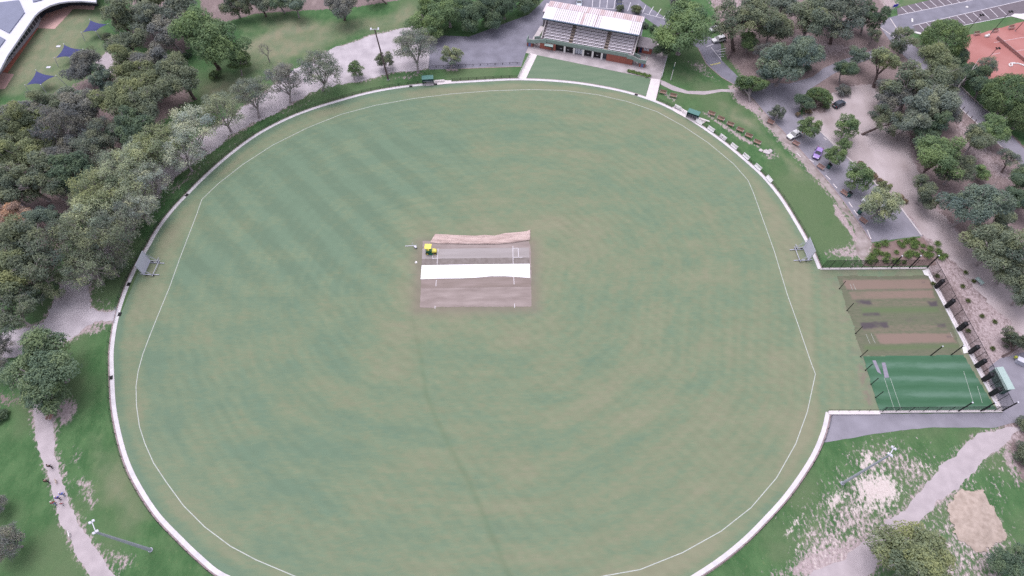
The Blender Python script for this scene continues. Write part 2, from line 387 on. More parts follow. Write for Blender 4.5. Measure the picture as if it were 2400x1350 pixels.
put(R, [(1760,1360),(1860,1300),(1960,1265),(2050,1225),(2100,1250),(2040,1380)], .80, 2.5)
put(A, [(1820,1260),(1880,1200),(1890,1210),(1850,1260)], .62, 1); put(A, [(1850,1300),(1910,1210),(1915,1220),(1870,1300)], .6, .8)
put(Gd, [(1800,1300),(1950,1150),(2000,1150),(1900,1300)], .35, 4)
put(R, [(2330,1030),(2380,1060),(2400,1150),(2380,1150)], .8, 1.5)
put(B, [(2330,990),(2420,960),(2430,1120),(2390,1140)], .8, 2)
# left verge wear
put(R, [(165,1120),(215,1115),(235,1170),(225,1200),(205,1210),(180,1160)], .56, 1.2)
put(R, [(130,950),(150,930),(182,942),(165,990),(140,1000)], .75, 1.5)
put(R, [(225,1265),(270,1285),(330,1290),(320,1330),(290,1345),(270,1345)], .62, 1.5)
put(R, [(170,1035),(190,1060),(185,1100),(160,1090)], .42, 1.5)
put(Gd, [(200,980),(260,1000),(300,1120),(360,1220),(300,1240),(220,1150),(180,1050)], .4, 4)
put(R, [(205,690),(240,690),(275,700),(272,725),(215,720)], .55, 2); put(R, [(200,752),(255,757),(240,785),(190,790)], .5, 1.5)
put(B, [(0,900),(40,925),(100,915),(110,925),(60,950),(-30,970)], .6, 2)
put(R, [(590,295),(700,240),(860,190),(920,175),(1000,165),(990,180),(900,190),(760,228),(640,285)], .42, 1.5)
put(R, [(840,190),(960,170),(990,172),(960,190),(870,192)], .5, 1.5)
put(R, [(1040,155),(1075,155),(1075,168),(1045,168)], .8, .8)
put(R, [(410,430),(470,380),(560,320),(590,300),(570,320),(480,390),(420,445),(330,540),(300,590),(270,640),(250,650),(310,540)], .55, 2.5)
put(R, [(1262,187),(1262,187.5),(1263,187)], 0, 1)
GX, GY, GR = X, Y, R

def ground_material():
    m = bpy.data.materials.new('ground_cover'); m.use_nodes = True
    n, l = m.node_tree.nodes, m.node_tree.links; p = n['Principled BSDF']; p.inputs['Roughness'].default_value = 0.95; p.inputs['Specular IOR Level'].default_value = 0.1
    at = n.new('ShaderNodeAttribute'); at.attribute_name = 'cover'; sp = n.new('ShaderNodeSeparateColor'); l.new(at.outputs['Color'], sp.inputs[0])
    tc = n.new('ShaderNodeTexCoord')
    def noise(sc, det, rough=.6, stretch=(1, 1, 1), rot=0):
        mp = n.new('ShaderNodeMapping'); mp.inputs['Scale'].default_value = stretch; mp.inputs['Rotation'].default_value = (0, 0, rot); l.new(tc.outputs['Object'], mp.inputs[0])
        z = n.new('ShaderNodeTexNoise'); z.inputs['Scale'].default_value = sc; z.inputs['Detail'].default_value = det; z.inputs['Roughness'].default_value = rough
        l.new(mp.outputs[0], z.inputs['Vector']); return z.outputs['Fac']
    def math_(op, a, b):
        k = n.new('ShaderNodeMath'); k.operation = op
        for i, v in enumerate((a, b)):
            if isinstance(v, (int, float)): k.inputs[i].default_value = v
            else: l.new(v, k.inputs[i])
        return k.outputs[0]
    def ss(v, a, b):
        k = n.new('ShaderNodeMapRange'); k.interpolation_type = 'SMOOTHSTEP'; k.inputs[1].default_value = min(a, b); k.inputs[2].default_value = max(a, b); k.inputs[3].default_value = 0.0 if a < b else 1.0; k.inputs[4].default_value = 1.0 if a < b else 0.0; l.new(v, k.inputs[0]); return k.outputs[0]
    def mix(f, a, b):
        k = n.new('ShaderNodeMix'); k.data_type = 'RGBA'; l.new(f, k.inputs[0])
        for i, v in ((6, a), (7, b)):
            if isinstance(v, tuple): k.inputs[i].default_value = (*v, 1)
            else: l.new(v, k.inputs[i])
        return k.outputs[2]
    big, mid, fine = noise(.045, 4), noise(.35, 6, .65, (1, .6, 1), .5), noise(2.2, 6, .7)
    patch = noise(1.5, 9, .74, (1.1, .6, 1), -.3)
    lush = mix(ss(mid, .35, .68), (.052, .120, .046), (.086, .164, .068))
    lush = mix(ss(big, .42, .62), lush, (.104, .156, .076))
    lush = mix(math_('MULTIPLY', ss(fine, .5, .75), .55), lush, (.108, .150, .072))
    clumpy = noise(1.05, 5, .8, (1, .7, 1), .4)
    lush = mix(math_('MULTIPLY', ss(clumpy, .40, .30), .5), lush, (.036, .092, .030))
    lush = mix(math_('MULTIPLY', ss(clumpy, .56, .70), .65), lush, (.135, .190, .085))
    dry = mix(ss(mid, .35, .65), (.185, .215, .135), (.245, .232, .155))
    col = mix(ss(math_('ADD', sp.outputs[1], math_('MULTIPLY', math_('SUBTRACT', big, .5), 1.1)), .12, .78), lush, dry)
    th = math_('MULTIPLY', math_('SUBTRACT', patch, .5), 1.9)
    lit = mix(ss(fine, .35, .68), (.172, .132, .127), (.272, .212, .205))
    lit = mix(ss(mid, .5, .72), lit, (.285, .225, .215))
    col = mix(ss(math_('ADD', sp.outputs[2], th), .42, .60), col, lit)
    bare = mix(ss(fine, .33, .7), (.30, .235, .235), (.46, .385, .385))
    col = mix(ss(math_('ADD', sp.outputs[0], th), .40, .66), col, bare)
    sand = mix(ss(fine, .33, .7), (.50, .43, .40), (.62, .55, .52))
    col = mix(ss(math_('ADD', at.outputs['Alpha'], th), .42, .68), col, sand)
    l.new(col, p.inputs['Base Color'])
    b = n.new('ShaderNodeBump'); b.inputs['Strength'].default_value = .5; b.inputs['Distance'].default_value = .12; l.new(fine, b.inputs['Height']); l.new(b.outputs[0], p.inputs['Normal'])
    return m

# ---- the oval turf, with its mowing bands, worn patches and tyre track
oxs, oys = np.arange(-86, 100.01, 0.4), np.arange(6, 150.01, 0.4)
X, Y = np.meshgrid(oxs, oys)
dO = sdist(X, Y, OVAL); keep = dO < 0.25
cx, cy = -5.0, 78.0
CURVE = K1 + K2[:-1]                                   # plain oval, without the nets bay
dE = -sdist(X, Y, CURVE); ang = np.arctan2(Y - cy, X - cx)
ringn = fbm(ang * 30.0 + 400, dE * 2.6 + 300, 6.5, 3, 5)                    # streaks that follow the boundary
blot = fbm(X * .8, Y * 1.3, 15.0, 11, 5)
st0, st1 = G(677, 380), G(775, 470); sdv = (st1 - st0).normalized(); sn = Vector((-sdv.y, sdv.x, 0))
u = (X - st0.x) * sn.x + (Y - st0.y) * sn.y; wv = (fbm(X, Y, 14, 21, 4) - .5) * 3.6
stripe = 0.5 + 0.5 * np.tanh(2.2 * np.sin((u + wv) * 2 * math.pi / 7.4 + 1.2))
q0, q1 = G(620, 330), G(760, 600)
in_st = np.clip((-6 - X) / 26, 0, 1) * np.clip((Y - 62) / 24, 0, 1) * np.clip((136 - Y) / 18, 0, 1) * np.clip((dE - 4) / 5, 0, 1)
crossn = fbm((X + Y) * .8, (Y - X) * 3.2, 10.0, 31, 4)
arcs = 0.5 + 0.5 * np.sin(dE * 2 * math.pi / 8.6 + (blot - .5) * 5)
low = np.clip((72 - Y) / 26, 0, 1)
dry = 0.22 * fbm(ang * 34.0 + 200, dE * 3.0 + 90, 2.6, 5, 4) + 0.22 * ringn + 0.30 * blot + 0.36 * fbm(X * .6, Y * 1.5, 5.0, 91, 4) + 0.11 * (arcs - .5) * (0.25 + low) * np.clip((dE - 4) / 6, 0, 1) - 0.05
dry += 0.16 * (crossn - .5) * np.clip((X + 10) / 30, 0, 1)
dry += 0.09 * np.clip((X + 10) / 40, -.6, 1) - 0.07 * in_st + .04 + .06 * low
bl = G2([(1245,210),(1150,213),(1060,220),(970,231),(880,247),(800,268),(720,300),(640,340),(570,385),(510,432),(473,468),(462,500),(443,550),(420,610),(398,672),(370,740),(352,785),(335,830),(324,870),(319,905),(320,950),(327,1000),(340,1040),(360,1085),(390,1130),(430,1185),(480,1235),(540,1280),(600,1312),(690,1350),(850,1400),(1050,1420),(1250,1400),(1415,1350),(1500,1335),(1600,1295),(1690,1245),(1760,1190),(1820,1120),(1865,1040),(1892,965),(1906,900),(1911,877),(1900,848),(1870,760),(1845,690),(1815,590),(1790,520),(1765,450),(1753,423),(1720,385),(1660,335),(1600,295),(1540,262),(1470,238),(1400,222),(1320,212)])
dB = sdist(X, Y, bl)
dry += 0.26 * np.clip((dB + 1) / 2.5, 0, 1) * np.clip((dE - 1.0) / 2.5, 0, 1) * (0.4 + 1.1 * fbm(X, Y, 7, 41, 3)) * (X < 72)
dry -= 0.13 * np.exp(-((dE - 0.9) / 1.0) ** 2)
SQ = G2([(978,726),(1252,723),(1247,572),(984,568)])
dS = sdist(X, Y, SQ)
worn = np.clip(1 - dS / 3.2, 0, 1) ** 1.6 * 0.75
dry += 0.20 * np.exp(-(dS / 12.0) ** 2) * (0.4 + 1.2 * fbm(X, Y, 6, 51, 4))
track = np.exp(-(linedist(X, Y, G2([(965,740),(985,830),(1000,930),(1040,1020),(1110,1150),(1150,1250),(1195,1350),(1230,1450)])) / .55) ** 2) * (0.35 + 0.5 * low)
track = np.maximum(track, 0.25 * np.exp(-(linedist(X, Y, G2([(1600,760),(1750,750),(1900,745),(1960,745)])) / .7) ** 2))
track = np.maximum(track, 0.3 * np.exp(-(linedist(X, Y, G2([(1660,1046),(1700,1044),(1780,1046)])) / .8) ** 2))
ul = (X + Y) / 1.414 + (fbm(X, Y, 10, 23, 3) - .5) * 2
stripef = in_st * (stripe - .5) * (.45 + 1.1 * fbm(X, Y, 9, 22, 3)) + (np.sin(dE * 2 * math.pi / 2.4) * .20 + np.sin(ul * 2 * math.pi / 2.2) * .26) * fbm(X, Y, 13, 24, 3) + (fbm(X * .5, Y, 1.3, 25, 3) - .5) * .8
worn = np.maximum(worn, 0.30 * np.clip((X - 69) / 4, 0, 1) * (Y > 42) * (fbm(X, Y, 3.0, 61, 4) > .52) * (Y < 80))
worn = np.maximum(worn, 0.8 * (soft(X, Y, G2([(2008,860),(2022,850),(2040,905),(2045,950),(2030,950)]), .5) * (fbm(X, Y, 1.6, 71, 3) > .5)))
cov = np.stack([np.clip(dry, 0, 1), np.clip(stripef + .5, 0, 1), np.clip(worn, 0, 1), np.clip(track, 0, 1)], -1)
def turf_material():
    m = bpy.data.materials.new('oval_turf'); m.use_nodes = True
    n, l = m.node_tree.nodes, m.node_tree.links; p = n['Principled BSDF']; p.inputs['Roughness'].default_value = 0.95; p.inputs['Specular IOR Level'].default_value = 0.1
    at = n.new('ShaderNodeAttribute'); at.attribute_name = 'cover'; sp = n.new('ShaderNodeSeparateColor'); l.new(at.outputs['Color'], sp.inputs[0])
    tc = n.new('ShaderNodeTexCoord'); mp = n.new('ShaderNodeMapping'); mp.inputs['Scale'].default_value = (.5, 1.6, 1); l.new(tc.outputs['Object'], mp.inputs[0])
    nz = n.new('ShaderNodeTexNoise'); nz.inputs['Scale'].default_value = 1.1; nz.inputs['Detail'].default_value = 7; nz.inputs['Roughness'].default_value = .7; l.new(mp.outputs[0], nz.inputs['Vector'])
    def ma(op, a, b):
        k = n.new('ShaderNodeMath'); k.operation = op
        for i, v in enumerate((a, b)):
            if isinstance(v, (int, float)): k.inputs[i].default_value = v
            else: l.new(v, k.inputs[i])
        return k.outputs[0]
    fd = ma('ADD', sp.outputs[0], ma('MULTIPLY', ma('SUBTRACT', nz.outputs['Fac'], .5), .75))
    r = n.new('ShaderNodeValToRGB'); e = r.color_ramp.elements
    e[0].position = .36; e[0].color = (.136, .197, .132, 1); e[1].position = .96; e[1].color = (.222, .226, .150, 1)
    x = r.color_ramp.elements.new(.56); x.color = (.163, .212, .135, 1); x = r.color_ramp.elements.new(.70); x.color = (.187, .217, .137, 1)
    l.new(fd, r.inputs[0])
    def mix(f, a, b, mode='MIX'):
        k = n.new('ShaderNodeMix'); k.data_type = 'RGBA'; k.blend_type = mode; l.new(f, k.inputs[0])
        for i, v in ((6, a), (7, b)):
            if isinstance(v, tuple): k.inputs[i].default_value = (*v, 1)
            else: l.new(v, k.inputs[i])
        return k.outputs[2]
    c = mix(sp.outputs[2], r.outputs[0], (.205, .175, .140))
    c = mix(ma('MULTIPLY', at.outputs['Alpha'], .42), c, (.105, .155, .09))
    k = n.new('ShaderNodeVectorMath'); k.operation = 'SCALE'; l.new(c, k.inputs[0])
    l.new(ma('ADD', ma('MULTIPLY', ma('SUBTRACT', sp.outputs[1], .5), .13), 1.0), k.inputs['Scale'])
    l.new(k.outputs[0], p.inputs['Base Color'])
    return m
grid_mesh('oval_turf', oxs, oys, 0.02, keep=keep, attrs=cov, mt=turf_material())
struct(ribbon('boundary_line', bl, 0.15, M['line'], 0.035, closed=True))

# ---- cricket square
M['square'] = mat('worn_pitch_soil', (0.225, 0.182, 0.166), col2=(0.325, 0.270, 0.252), scale=0.55, detail=10, stretch=(.35, 1.6, 1))
M['square_rough'] = mat('rough_pitch_grass', (0.165, 0.140, 0.126), col2=(0.235, 0.205, 0.192), scale=1.1, detail=10)
M['pitch_pale'] = mat('rolled_pitch', (0.290, 0.260, 0.250), col2=(0.345, 0.312, 0.305), scale=0.5, detail=8, stretch=(.2, 1.5, 1))
M['pitch_brown'] = mat('brown_pitch', (0.200, 0.160, 0.138), col2=(0.275, 0.222, 0.205), scale=0.6, detail=10, stretch=(.25, 1.4, 1))
sheet('cricket_square', [(984,721),(1246,718),(1243,580),(1240,566),(990,565),(991,590)], M['square'], 0.045, ragged=.18, step=.5, seed=5)
sheet('turf_pitch', [(990,584),(1240,580.5),(1241,604),(989,607)], M['pitch_pale'], 0.06, ragged=.06, seed=6)
sheet('turf_pitch', [(989,607),(1241,604),(1242,619),(988,622)], M['square_rough'], 0.06, ragged=.06, seed=7)
sheet('turf_pitch', [(988,654),(1243,650),(1245,672),(986,676)], M['pitch_brown'], 0.06, ragged=.08, seed=8)
lines('crease_markings', [((1202,577),(1202.6,619)),((1202.3,582.3),(1214.5,582)),((1214.5,582),(1215.3,603.5)),((1202.5,603.8),(1225,603.4)),((1026.8,583),(1024.5,620)),((1014,596),(1013.3,606.5)),((1013.3,606.3),(1025,606)),((1022.6,657),(1021.6,671)),((1204,650),(1205,667)),((1019.8,717),(1019.6,724)),((1206,712),(1206.2,722))], 0.10, M['paint'], 0.08)

# ---- roads, paths and yards
sheet('gravel_lot', [(600,232),(640,205),(690,163),(740,132),(800,109),(870,83),(940,67),(975,63),(1005,75),(1012,110),(1010,160),(930,169),(850,191),(790,198),(740,213),(690,239),(640,266),(590,291),(540,321),(480,366),(430,396),(380,441),(340,491),(310,541),(270,591),(230,651),(205,662),(178,655),(205,565),(265,485),(325,425),(395,368),(465,322),(535,277)], M['gravel_grey'], 0.010, ragged=.9, step=.5, seed=11)
sheet('gravel_lot', [(150,660),(215,662),(210,725),(240,730),(272,727),(269,751),(225,757),(195,775),(160,800),(120,815),(60,825),(-40,860),(-60,790),(40,775),(100,755),(130,700)], M['gravel_grey'], 0.012, ragged=.8, step=.5, seed=12)
sheet('gravel_path', [(70,890),(120,925),(122,980),(130,1060),(145,1120),(165,1180),(190,1230),(215,1275),(240,1310),(275,1362),(320,1430),(230,1420),(215,1350),(190,1310),(165,1270),(150,1235),(130,1190),(115,1140),(100,1080),(88,1030),(80,980),(82,930),(40,890)], M['gravel'], 0.014, ragged=.42, step=.4, seed=13)
sheet('gravel_track', [(2330,1012),(2430,985),(2350,1045),(2300,1085),(2240,1140),(2190,1190),(2140,1230),(2085,1290),(2040,1350),(2010,1400),(1800,1400),(1900,1345),(1985,1310),(2030,1268),(2085,1212),(2130,1180),(2188,1118),(2240,1058),(2285,1022)], M['gravel'], 0.012, ragged=.7, seed=14)
sheet('asphalt_yard', [(1945,971),(2350,968),(2350,964),(2320,905),(2318,860),(2345,840),(2460,810),(2460,975),(2400,985),(2335,1002),(2250,1003),(2180,1002),(2100,1010),(2040,1018),(1990,1028),(1932,1037)], M['asphalt_pale'], 0.016, ragged=.12, seed=15)
sheet('asphalt_yard', [(1008,82),(1100,86),(1180,56),(1240,34),(1285,-10),(1275,-40),(1500,-40),(1500,0),(1530,22),(1560,42),(1600,60),(1660,85),(1690,104),(1690,140),(1740,190),(1722,199),(1692,182),(1655,150),(1636,112),(1560,75),(1512,42),(1500,100),(1270,60),(1250,110),(1232,125),(1222,156),(1150,157),(1080,161),(1005,163)], M['asphalt'], 0.020, ragged=.05, seed=16)
sheet('access_road', [(1722,198),(1742,190),(1790,194),(1850,196),(1905,180),(1930,160),(1975,140),(2040,120),(2068,108),(2085,122),(2040,138),(1990,155),(1950,175),(1905,205),(1880,232),(1872,262),(1885,280),(1925,312),(1965,352),(2010,395),(2045,425),(2080,458),(2112,490),(2140,520),(2163,553),(2110,559),(2042,568),(2026,542),(2002,507),(1976,471),(1941,426),(1906,386),(1871,346),(1831,301),(1791,263),(1766,233)], M['asphalt_pale'], 0.020, ragged=.05, seed=17)
sheet('access_road', [(2085,40),(2101,66),(2131,96),(2166,129),(2201,161),(2238,191),(2271,226),(2301,251),(2336,281),(2371,319),(2440,388),(2440,430),(2385,377),(2340,337),(2310,307),(2275,277),(2240,247),(2220,224),(2200,202),(2150,162),(2110,122),(2083,92),(2060,60)], M['asphalt_pale'], 0.024, ragged=.03, seed=18)
sheet('car_park', [(2081,42),(2104,36),(2102,20),(2112,16),(2180,0),(2260,-18),(2420,-52),(2420,30),(2365,39),(2330,46),(2260,58),(2146,78),(2128,62),(2108,72)], M['asphalt'], 0.028, seed=19)
sheet('parking_bays', [(2104,35.5),(2102,20),(2112,16),(2180,0),(2260,-18),(2300,-28),(2300,-4),(2281,0)], M['bay'], 0.034, seed=20)
sheet('parking_bays', [(2139,60),(2300,24),(2420,-4),(2420,28),(2365,38),(2300,50),(2152,79)], M['bay'], 0.034, seed=21)
lines('bay_markings', [((2104,36),(2300,-4))] + [((1980+a/7.5,b/7.5),(1980+c/7.5,d/7.5)) for a,b,c,d in [(985,120,1105,235),(1110,95,1230,205),(1235,65,1360,178),(1355,35,1490,150),(1495,10,1620,120),(1640,-5,1755,95),(1790,-10,1885,68),(1930,-30,2020,42),(2080,-50,2150,15),(1300,430,1425,560),(1430,400,1560,520),(1565,372,1690,495),(1700,342,1830,465),(1835,312,1970,440),(1970,285,2115,415),(2110,255,2250,385),(2250,225,2395,355),(2400,190,2540,325),(2550,160,2690,295),(2700,130,2840,260)]] + [((2139,60),(2420,-4)),((2152,80),(2420,28)),((1655,110),(1690,97)),((1666,110),(1690,140)),((1677,120),(1702,113)),((1680,122),(1701,120)),((1684,128),(1699,127)),((1687,133),(1697,132)),((1372,17),(1440,21)),((1510,32),(1572,48))] + [((1380+a/7.5,b/7.5),(1380+c/7.5,d/7.5)) for a,b,c,d in [(70,-10,60,120),(200,-10,190,130),(330,-10,315,140),(465,-10,440,155),(600,25,560,165),(735,45,680,200),(870,70,815,220),(1000,95,940,235),(1135,120,1060,250),(1270,155,1185,290),(1405,195,1305,320)]], 0.16, M['paint'], 0.042)
lines('road_kerb', [((2122,106),(2060,62)),((2278,279),(2222,226)),((2348,345),(2280,280)),((2274,224),(2240,190)),((2340,283),(2276,226)),((2086,43),(2105,72))], 0.35, M['concrete'], 0.05)
lines('road_kerb', [((2012,393),(1985,368)),((2062,440),(2020,400)),((2160,552),(2112,488)),((1985,368),(1926,311)),((2060,439),(2110,487))], 0.4, M['concrete'], 0.05)
lines('road_kerb', [((1636,112),(1655,150)),((1655,150),(1692,182)),((1692,182),(1722,199)),((1722,199),(1766,233)),((1766,233),(1791,263)),((1791,263),(1871,346)),((1871,346),(1941,426)),((1941,426),(1976,471)),((1976,471),(2026,542)),((2026,542),(2042,568)),((1080,161),(1222,156))], 0.28, M['edge'], 0.06)
lines('speed_hump', [((1666 + i * 3.4, 152.6 - i * .8), (1667.6 + i * 3.4, 152.2 - i * .8)) for i in range(7)], 0.5, M['yellow'], 0.05)
M['verge_dirt'] = mat('verge_dirt', (0.22, 0.18, 0.165), col2=(0.40, 0.345, 0.335), scale=.5, detail=12)
sheet('dirt_verge', [(1766,262),(1790,264),(1831,302),(1871,347),(1906,387),(1941,427),(1976,472),(2002,508),(2026,543),(2044,572),(2040,600),(2025,612),(2012,590),(2004,556),(1990,515),(1962,482),(1952,455),(1920,428),(1908,408),(1900,398),(1866,363),(1851,344),(1818,312),(1792,288)], M['verge_dirt'], 0.013, ragged=.8, seed=29)
sheet('dirt_car_park', [(1935,262),(1930,245),(1955,222),(1990,205),(2040,200),(2080,230),(2110,262),(2130,330),(2150,400),(2170,445),(2205,500),(2255,560),(2335,640),(2420,745),(2420,810),(2330,722),(2262,645),(2210,590),(2168,556),(2142,519),(2075,460),(2020,405),(1975,365),(1915,312),(1880,278),(1895,262)], M['dirt'], 0.014, ragged=1.0, step=.6, seed=22)
sheet('garden_bed', [(2045,570),(2165,556),(2190,596),(2196,622),(2020,624),(2036,600)], M['mulch'], 0.018, ragged=.3, seed=23)
sheet('gravel_path', [(1547,187),(1556,190),(1580,202),(1612,213),(1650,214),(1690,209),(1722,210),(1722,216),(1690,215),(1650,222),(1610,220),(1575,211),(1549,198)], M['gravel'], 0.016, ragged=.1, seed=24)
sheet('apron', [(1232,124),(1245,98),(1490,128),(1520,160),(1530,185),(1516,182),(1258,129)], M['apron'], 0.030, seed=25)
sheet('apron', [(1512,158),(1490,150),(1497,100),(1535,98),(1568,120),(1548,187),(1525,185)], M['apron'], 0.032, seed=26)
sheet('concrete_path', [(1212,187.5),(1231,187.5),(1259,128.5),(1243,125)], M['path_white'], 0.040)
sheet('concrete_path', [(1513,230),(1536,238),(1549,187),(1526,184)], M['path_white'], 0.040)
M['lawn'] = mat('forecourt_lawn', (0.118, 0.180, 0.112), col2=(0.150, 0.205, 0.132), scale=0.35, detail=8, stretch=(.4, 1.8, 1))
sheet('forecourt_lawn', [(1231,188),(1258.5,129),(1525,184.5),(1513,230),(1470,217),(1420,206),(1360,196),(1300,190),(1240,187)], M['lawn'], 0.024)
sheet('dugout_slab', [(990,198),(1011,189),(1058,189),(1058,196),(1000,202)], M['path_white'], 0.11)
sheet('dugout_slab', [(1575,252),(1586,248),(1655,285),(1640,295),(1580,262)], M['path_white'], 0.11)
sheet('clay_court', [(2258,112),(2252,82),(2300,78),(2420,44),(2420,200),(2330,205),(2295,190),(2262,140)], M['clay'], 0.016, ragged=.15, seed=27)
lines('court_markings', [((2324,128),(2344,124)),((2374,121),(2440,110)),((2330,100),(2440,80))], 0.08, M['paint'], 0.03)
sheet('pink_paving', [(-60,215),(12,208),(33,174),(19,172),(0,168),(90,66),(128,68),(172,21),(220,23),(225,8),(160,0),(100,20),(40,90),(-60,180)], M['pink_pave'], 0.016)
sheet('red_paving', [(18,171),(90,66),(78,64),(0,168)], M['red_pave'], 0.026)
sheet('gravel_path', [(225,148),(250,122),(262,132),(300,160),(290,175),(240,172)], M['gravel'], 0.012, ragged=.3, seed=28)

# ---- practice nets floor
M['net_turf'] = mat('net_turf', (0.120, 0.150, 0.075), col2=(0.185, 0.172, 0.105), scale=0.35, detail=8, stretch=(.3, 1.6, 1))
M['net_soil'] = mat('net_pitch_soil', (0.205, 0.140, 0.100), col2=(0.265, 0.192, 0.150), scale=0.5, detail=8, stretch=(.25, 1.3, 1))
M['synthetic'] = mat('synthetic_turf', (0.026, 0.092, 0.042), col2=(0.072, 0.150, 0.088), scale=0.16, detail=3, stretch=(.12, 1.7, 1))
M['wear'] = mat('dark_wear', (0.095, 0.082, 0.080), var=.3, scale=1.5)

def cover_material(name, cols, fsc=1.6):
    m = bpy.data.materials.new(name); m.use_nodes = True
    n, l = m.node_tree.nodes, m.node_tree.links; p = n['Principled BSDF']; p.inputs['Roughness'].default_value = .95; p.inputs['Specular IOR Level'].default_value = .1
    at = n.new('ShaderNodeAttribute'); at.attribute_name = 'cover'; sp = n.new('ShaderNodeSeparateColor'); l.new(at.outputs['Color'], sp.inputs[0])
    tc = n.new('ShaderNodeTexCoord'); mp = n.new('ShaderNodeMapping'); mp.inputs['Scale'].default_value = (.45, 1.5, 1); l.new(tc.outputs['Object'], mp.inputs[0])
    nz = n.new('ShaderNodeTexNoise'); nz.inputs['Scale'].default_value = fsc; nz.inputs['Detail'].default_value = 7; nz.inputs['Roughness'].default_value = .75; l.new(mp.outputs[0], nz.inputs['Vector'])
    def mix(f, a, b):
        k = n.new('ShaderNodeMix'); k.data_type = 'RGBA'; l.new(f, k.inputs[0])
        for i, v in ((6, a), (7, b)):
            if isinstance(v, tuple): k.inputs[i].default_value = (*v, 1)
            else: l.new(v, k.inputs[i])
        return k.outputs[2]
    r = n.new('ShaderNodeMapRange'); r.inputs[1].default_value = .3; r.inputs[2].default_value = .7; l.new(nz.outputs['Fac'], r.inputs[0])
    c = mix(r.outputs[0], cols[0], cols[1])
    for i, col in enumerate(cols[2:]):
        j = n.new('ShaderNodeMath'); j.operation = 'MULTIPLY_ADD'; l.new(nz.outputs['Fac'], j.inputs[0]); j.inputs[1].default_value = .7; j.inputs[2].default_value = -.35
        a_ = n.new('ShaderNodeMath'); a_.operation = 'ADD'; l.new(j.outputs[0], a_.inputs[0]); l.new(sp.outputs[i], a_.inputs[1])
        q = n.new('ShaderNodeMapRange'); q.interpolation_type = 'SMOOTHSTEP'; q.inputs[1].default_value = .2; q.inputs[2].default_value = .8; l.new(a_.outputs[0], q.inputs[0])
        c = mix(q.outputs[0], c, col)
    l.new(c, p.inputs['Base Color']); return m
nxs, nys = np.arange(72, 98.6, .2), np.arange(44, 79.2, .2); X, Y = np.meshgrid(nxs, nys)
tp = G2([(1962,648),(2187,645),(2258,832),(2022,835)]); jag = (fbm(X, Y, 2.0, 201, 4) - .5) * 1.6
Rb = np.zeros(X.shape); Dk = np.zeros(X.shape); Gn = np.zeros(X.shape)
for q, w in (([(1974,656),(2178,654),(2187,677),(1984,680)], .82), ([(1986,682),(2187,679),(2193,700),(1996,703)], .66), ([(2048,782),(2230,780),(2243,804),(2062,807)], .85), ([(2000,704),(2195,701),(2203,718),(2010,722)], .36), ([(2012,760),(2215,757),(2228,778),(2022,782)], .36)): np.maximum(Rb, w * soft(X, Y, G2(q), .5), out=Rb)
for q, w in (([(1985,650),(2180,647),(2182,653),(1990,656)], .42), ([(2004,703),(2040,701),(2044,714),(2008,717)], .72), ([(2018,733),(2062,731),(2064,741),(2022,743)], .62), ([(2016,757),(2080,753),(2084,768),(2022,772)], .9), ([(2172,706),(2196,704),(2200,719),(2178,721)], .7), ([(2190,756),(2216,755),(2220,768),(2196,771)], .68), ([(2160,659),(2170,659),(2170,665),(2160,665)], .8), ([(2218,787),(2230,787),(2230,792),(2220,792)], .8), ([(2050,812),(2240,808),(2243,814),(2054,818)], .34), ([(1984,678.5),(2187,675.5),(2188,679),(1985,682)], .5), ([(2060,742),(2200,736),(2205,756),(2066,760)], .28)): np.maximum(Dk, w * soft(X, Y, G2(q), .6), out=Dk)
for q in ([(2012,718),(2200,716),(2208,735),(2018,738)], [(2020,806),(2250,803),(2254,820),(2022,826)]): np.maximum(Gn, .6 * soft(X, Y, G2(q), .9), out=Gn)
Dk *= .35 + 1.3 * fbm(X, Y * 1.4, 1.8, 221, 4); Rb *= .62 + .75 * fbm(X * .4, Y, 2.2, 222, 4)
cov = np.stack([Gn, Rb, Dk, np.zeros(X.shape)], -1)
grid_mesh('practice_turf', nxs, nys, 0.045, keep=sdist(X, Y, tp) + jag * .6 < .1, attrs=cov, mt=cover_material('net_turf', [(.108, .130, .080), (.168, .160, .115), (.112, .160, .076), (.225, .168, .138), (.088, .076, .082)]))
syn = G2([(2022,835),(2258,832),(2336,961),(2060,965)])
sx, sy = np.arange(72, 98.6, .2), np.arange(44, 58, .15); X, Y = np.meshgrid(sx, sy); yc = (Y - 44.6) / 12.4
band = .5 + .5 * np.sin(yc * 2 * math.pi * 3.9 + .6 + (fbm(X, Y, 8, 211, 3) - .5)); fr = np.clip((fbm(X * .25, Y * 1.6, 1.6, 212, 4)), 0, 1)
cov = np.stack([np.clip(band * (.35 + .45 * fbm(X * .2, Y, 2.6, 213, 2)) + (fr - .5) * .5, 0, 1), np.clip(.55 - band * .8 + (fr - .5) * .6, 0, 1) * .8, np.zeros(X.shape), np.zeros(X.shape)], -1)
grid_mesh('synthetic_pitch', sx, sy, 0.056, keep=sdist(X, Y, syn) < .05, attrs=cov, mt=cover_material('synthetic_turf', [(.056, .134, .076), (.070, .150, .090), (.112, .196, .140), (.042, .112, .056)], .8))
lines('crease_markings', [((2072,886),(2097,964)),((2086,886),(2113,964)),((1992,665),(1998,680)),((1999,665),(2006,680)),((2029,783),(2039,806)),((2041,782),(2051,805)),((2227,779),(2232,790)),((2290,905),(2302,945)),((2258,870),(2280,942))], 0.06, M['line'], 0.066)
M['mat'] = mat('wet_grey_mat', (0.245, 0.225, 0.275), var=.1)
